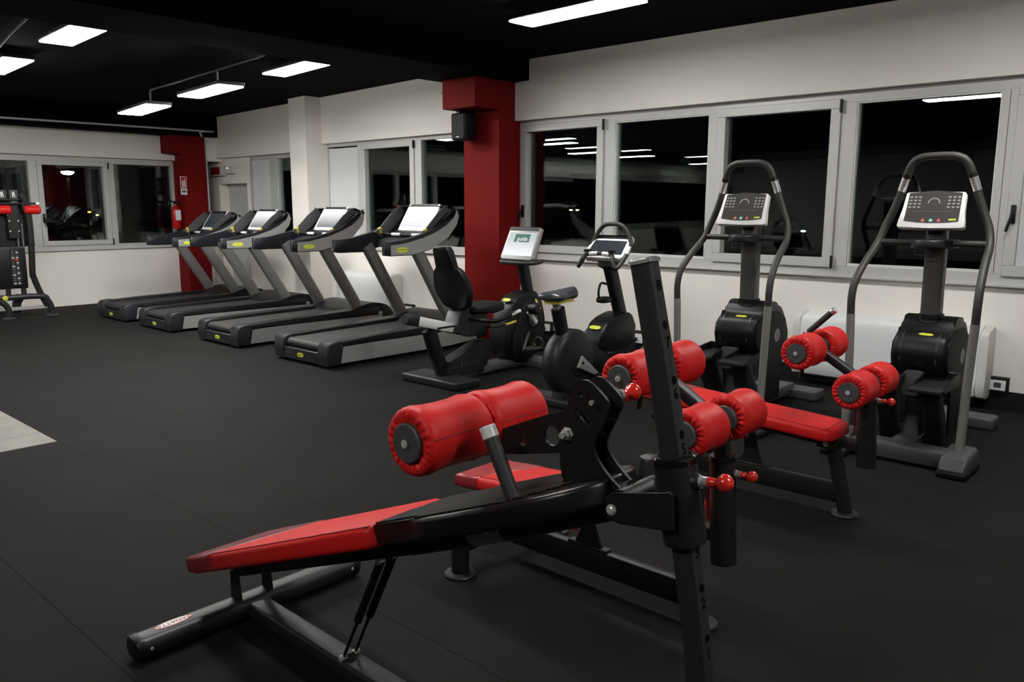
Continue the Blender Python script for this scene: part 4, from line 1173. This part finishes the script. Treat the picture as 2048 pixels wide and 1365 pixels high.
# ------------------------------------------------------------------ steppers
def stepper(loc, label):
    t = thing('stepper', label, 'stepper', loc, 0, None)
    # y = 0 at the handle posts, front towards the window
    finish('rear_cross_bar', box(B(), -.36, .36, -.09, .07, .02, .115, .012, 2), GREYD, t)
    for s in (-1, 1):
        finish('rear_foot', prism(B(), [(-.17, .0), (-.19, .05), (-.15, .115), (.06, .15), (.12, .12), (.14, .0)], YZ, .34 * s - .075, .34 * s + .075, .022, 3), GREYD, t)
        finish('foot_pad', box(B(), .34 * s - .08, .34 * s + .08, -.2, .14, 0, .045, .015, 2), BLK, t)
    finish('floor_beam', box(B(), -.07, .07, .0, 1.2, .03, .12, .012, 2), GREYD, t)
    finish('front_foot', box(B(), -.28, .28, 1.12, 1.30, 0, .085, .016, 3), GREYD, t)
    # body
    bp = smooth2([(.215, .60), (.215, .68), (.26, .745), (.33, .765), (.36, .79), (.40, .84), (.50, .86), (.62, .83), (.72, .74), (.77, .62), (.76, .50), (.68, .42), (.62, .40), (.40, .44), (.28, .50)], 3)
    bd = finish('body_housing', prism(B(), bp, YZ, -.155, .155, .02, 3), BLK, t, None, 50)
    for s in (-1, 1):
        sp = smooth2([(.24, .62), (.25, .70), (.33, .76), (.45, .82), (.60, .80), (.70, .72), (.74, .60), (.70, .48), (.62, .36), (.56, .2), (.54, .10), (.72, .10), (.86, .12), (.86, .3), (.80, .5)], 3)
        finish('side_cover', prism(B(), [(.26, .54), (.235, .62), (.25, .70), (.33, .75), (.42, .78), (.60, .78), (.72, .72), (.78, .60), (.77, .48), (.70, .40), (.67, .28), (.68, .10), (.42, .10), (.40, .30), (.36, .46)], YZ, min(.15 * s, .168 * s), max(.15 * s, .168 * s), .006, 2), BLKM, bd)
        finish('round_emblem', lathe(B(), [(0, .05), (.002, .05), (.002, 0)], (.1685 * s, .58, .60), (s, 0, 0), 24), BADGEG, bd)
        finish('body_groove', prism(B(), [(a - .002, b + .001) for a, b in ((.213, .58), (.213, .685), (.262, .751), (.32, .771), (.32, .75), (.27, .735), (.23, .68), (.23, .58))], YZ, .105 * s - .006, .105 * s + .006), CHAR, bd)
    badge(bd, lambda u, v, d: Vector((.02 + u, .285 + v * .95, .758 + v * .3 + d)), .085, .03)
    finish('lower_housing', sweep(B(), [(0, .12, .47), (0, .22, .46), (0, .28, .36), (0, .27, .20), (0, .26, .06)], rrect(.10, .16, .03, 3), ref=(1, 0, 0)), GREYD, t)
    # pedals
    for s in (-1, 1):
        x = .135 * s
        z = .485 if s > 0 else .495
        pd = finish('pedal', box(B(), x - .09, x + .09, -.09, .30, z - .03, z, .010, 2), CHAR, t)
        bm = B()
        for e in (-1, 1):
            prism(bm, [(-.04, z - .01), (.0, z + .012), (.20, z + .04), (.31, z + .05), (.31, z - .03), (-.04, z - .03)], YZ, x + e * .09 - .008, x + e * .09 + .008, .004, 1)
        box(bm, x - .09, x + .09, .295, .315, z - .03, z + .05, .006, 1)
        finish('pedal_rim', bm, BLK, pd)
        finish('pedal_arm', sweep(B(), [(x, .10, z - .03), (x, .12, z - .14), (x * 1.0, .20, .24), (x, .26, .08)], rrect(.10, .15, .03, 3), ref=(1, 0, 0)), BLK, t)
    # column
    cl = finish('column', sweep(B(), [(0, .44, .80), (0, .43, 1.10), (0, .42, 1.42)], rrect(.118, .12, .03, 3), ref=(1, 0, 0)), SILV2, t)
    cl.data.materials[0] = mat('column_grey', (.085, .085, .083), .42, .3) if 'column_grey' not in bpy.data.materials else bpy.data.materials['column_grey']
    finish('column_collar', sweep(B(), [(0, .44, .84), (0, .44, .875)], rrect(.135, .137, .034, 3), ref=(1, 0, 0)), BLK, t)
    ty = finish('tray', prism(B(), smooth2([(-.12, .30), (-.13, .38), (-.10, .48), (.10, .48), (.13, .38), (.12, .30), (.06, .21), (0, .19), (-.06, .21)], 3), XY, 1.30, 1.352, .012, 2), CHAR, t, None, 50)
    finish('cup_recess', lathe(B(), [(0, .058), (.0025, .058), (.0025, 0)], (0, .275, 1.351), (0, 0, 1), 28), BLK, ty)
    finish('tray_loop', tube(B(), [(-.08, .30, 1.29), (-.08, .28, 1.255), (.02, .28, 1.255), (.02, .30, 1.29)], .006, 8), BLK, ty)
    # handle bars: grey lower posts, black upper loop
    for s in (-1, 1):
        finish('lower_post', tube(B(), [(.335 * s, -.01, .12), (.338 * s, .0, .45), (.345 * s, .0, .70), (.352 * s, .0, .885)], .0255, 18, 4), POSTG, t)
    half_ = [(.352, 0, .875), (.354, 0, 1.00), (.350, .04, 1.10), (.336, .16, 1.215), (.322, .30, 1.315), (.300, .355, 1.42), (.262, .365, 1.52), (.222, .36, 1.63), (.190, .345, 1.735), (.155, .33, 1.82), (.105, .325, 1.855), (.04, .325, 1.862)]
    hb = finish('handle_loop', tube(B(), [(-x, y, z) for x, y, z in half_] + [(x, y, z) for x, y, z in half_[::-1]], .0235, 18, 4), RUBG, t)
    for s in (-1, 1):
        finish('hand_sensor', cyl(B(), (.216 * s, .358, 1.652), (.191 * s, .346, 1.732), .0248, n=18), CHROME, hb)
        finish('sensor_clip', cyl(B(), (.190 * s, .345, 1.735), (.181 * s, .341, 1.757), .0262, n=18), BLK, hb)
    finish('cross_tube', tube(B(), [(-.318, .32, 1.33), (.318, .32, 1.33)], .0205, 16), RUBG, t)
    # console
    a, b = Vector((0, .24, 1.435)), Vector((0, .325, 1.64))
    v = (b - a).normalized(); nrm = Vector((0, -v.z, v.y)); Ls = (b - a).length
    F = lambda u, vv, d: a + Vector((u, 0, 0)) + v * vv + nrm * d
    fr = finish('console_frame', prism(B(), [(-.192, .0), (-.186, .04), (-.176, .10), (-.170, Ls - .012), (-.163, Ls - .003), (-.155, Ls), (0, Ls + .004), (.155, Ls), (.163, Ls - .003), (.170, Ls - .012), (.176, .10), (.186, .04), (.192, .0), (.186, -.009), (.175, -.013), (0, -.016), (-.175, -.013), (-.186, -.009)], F, -.03, .010, .004, 2), SILVB, t, None, 50)
    finish('console_face', prism(B(), [(-.155, .03), (-.08, .02), (0, .017), (.08, .02), (.155, .03), (.150, Ls - .006), (0, Ls + .008), (-.150, Ls - .006)], F, .0095, .0125), CONS, fr)
    finish('console_back', prism(B(), [(-.13, .02), (.13, .02), (.11, Ls - .03), (-.11, Ls - .03)], F, -.07, -.029, .012, 2), BLK, fr)
    WPR = bpy.data.materials.get('console_print') or mat('console_print', (.30, .29, .27), .4)
    for r_ in range(4):
        for c_ in range(3):
            finish('key', prism(B(), rrect(.016, .010, .003, 1), lambda u, vv, d: F(.085 + c_ * .026 + u, Ls - .035 - r_ * .022 + vv, d), .012, .0138), WPR, fr)
            finish('key', prism(B(), rrect(.018, .009, .003, 1), lambda u, vv, d: F(-.135 + c_ * .026 + u, Ls - .035 - r_ * .022 + vv, d), .012, .0138), WPR, fr)
    arc = [(.036 * math.cos(a_), Ls * .66 + .036 * math.sin(a_)) for a_ in [PI * k / 14 for k in range(15)]]
    arc2 = [(.029 * math.cos(a_), Ls * .66 + .029 * math.sin(a_)) for a_ in [PI * k / 14 for k in range(15)]][::-1]
    finish('dial_arc', prism(B(), arc + arc2, F, .012, .0135), WPR, fr)
    finish('display_bar', prism(B(), [(-.11, Ls * .40), (.11, Ls * .40), (.11, Ls * .43), (-.11, Ls * .43)], F, .012, .0135), mat('display_brown', (.10, .07, .05), .4), fr)
    for x, c_, in ((-.045, (.55, .18, .08)), (0, (.25, .6, .55)), (.045, (.55, .1, .1))):
        finish('key', lathe(B(), [(0, .011), (.002, .010), (.002, 0)], F(x, .034, .012), nrm, 14), mat('key_colour', c_, .4), fr)
    finish('maker_strip', prism(B(), [(.10, .034), (.14, .036), (.14, .046), (.10, .044)], F, .012, .0135), BADGE, fr)
    finish('console_neck', sweep(B(), [(0, .40, 1.36), (0, .35, 1.50)], rrect(.09, .06, .015, 2), ref=(1, 0, 0)), BLK, t)
    return t


st = stepper((-1.475, 5.19, 0), 'right stepper, black with tall curved handle loop, nearest the right edge')
dup(st, (-2.73, 5.19, 0), 'left stepper, black with tall curved handle loop, behind the middle bench')

# ------------------------------------------------------------------ multi station at the left edge
MG = thing('multi_gym', 'black multi-station weight machine with red pads at the left edge', 'weight machine', (-12.6, 3.4, 0))
o = finish('base_leg', tube(B(), [(0, .10, .02), (0, .10, .10), (0, .06, .20), (0, -.10, .285), (0, -.5, .29)], .040, 16, 4), POWG, MG)
o = finish('base_leg', tube(B(), [(0, .645, .02), (0, .645, .10), (0, .60, .22), (0, .50, .285), (0, -.1, .29)], .040, 16, 4), POWG, MG)
for y in (.10, .645):
    finish('foot_disc', lathe(B(), [(0, 0), (0, .075), (.012, .075), (.014, 0)], (0, y, 0), (0, 0, 1), 24), GREYD, MG)
finish('cross_bar', box(B(), -.06, -.02, .12, .62, .10, .15, .006, 1), SILV, MG)['label'] = 'bare steel cross bar'
finish('inner_leg', sweep(B(), [(-.12, .22, .03), (-.12, .24, .2), (-.12, .30, .30)], rrect(.10, .10, .02, 2), ref=(1, 0, 0)), POWD, MG)
finish('side_upright', sweep(B(), catmull([(-.03, .60, .14), (-.03, .52, .34), (-.03, .46, .54), (-.02, .445, .62), (0, .455, .95), (0, .455, 1.35), (0, .43, 1.60), (0, .38, 1.70)], 3), rrect(.075, .06, .015, 2), ref=(0, 1, 0)), POWD, MG)
sh = finish('stack_shroud', box(B(), -.10, .02, -.6, .37, .41, .975, .012, 2), BLK, MG)
for y in (.12, .31):
    finish('shroud_stay', box(B(), -.03, .01, y - .03, y + .03, .28, .42, .006, 1), POWD, MG)
wl = finish('weight_scale', box(B(), .021, .024, .17, .30, .46, .955), BLKM, sh)
for k in range(20):
    finish('weight_number', box(B(), .0238, .0252, .19, .225, .475 + k * .0238, .488 + k * .0238), GREYD if k % 5 else WPLD, sh)
    finish('weight_number', box(B(), .0238, .0252, .245, .275, .475 + k * .0238, .488 + k * .0238), GREYD if k % 3 else WPLD, sh)
finish('selector_pin', lathe(B(), [(0, .008), (.03, .008), (.034, .016), (.05, .016), (.055, 0)], (.02, .235, .81), (1, 0, 0), 12), REDK, sh)
finish('yellow_tag', lathe(B(), [(0, .03), (.01, .035), (.05, .035), (.06, 0)], (.0, .06, .29), (1, 0, 0), 14), YEL, MG)
finish('tower_column', box(B(), -.06, .01, .19, .33, 1.10, 1.55, .006, 1), POWD, MG)
finish('mechanism_plate', box(B(), -.14, -.06, -.4, .42, .98, 1.58, .006, 1), BLK, MG)
for y in (.05, .30, .36):
    finish('guide_rod', cyl(B(), (.0, y, .96), (0, y, 1.30), .009, n=10), SILV2, MG)
for (y, z) in ((.21, 1.34), (.32, 1.34), (.21, 1.20), (.32, 1.20), (.20, 1.42), (.04, 1.30)):
    finish('bolt', lathe(B(), [(0, .011), (.006, .009), (.007, 0)], (.011 if y > .15 else -.059, y, z), (1, 0, 0), 10), STEEL, MG)
cb = finish('cross_tube', tube(B(), [(.02, -.6, 1.575), (.02, .56, 1.575)], .014, 12), POWD, MG)
finish('tube_end', cyl(B(), (.02, .55, 1.575), (.02, .60, 1.575), .024, n=14), SILVB, cb)
for (a, b) in ((-.20, .235), (.40, .60)):
    bm = B(); lathe(bm, [(0, 0), (.0, .035), (.02, .058), (b - a - .02, .062), (b - a, .045), (b - a, 0)], (.03, a, 1.49), (0, 1, 0), 24)
    finish('red_pad', bm, VINYL, MG)
pl = finish('placard_frame', box(B(), -.02, .0, -.3, .38, 1.62, 1.64, .004, 1), POWD, MG)
for y in (-.05, .11, .25):
    c_ = finish('exercise_placard', box(B(), -.012, -.008, y, y + .10, 1.64, 1.76), CONS, MG)
    finish('placard_figure', prism(B(), [(y + .03, 1.66), (y + .045, 1.66), (y + .05, 1.70), (y + .06, 1.66), (y + .07, 1.66), (y + .06, 1.73), (y + .045, 1.74), (y + .03, 1.72)], YZ, -.0082, -.006), WPLD, c_)
finish('pad_link', box(B(), -.03, .03, .38, .44, 1.47, 1.60, .006, 1), POWD, MG)
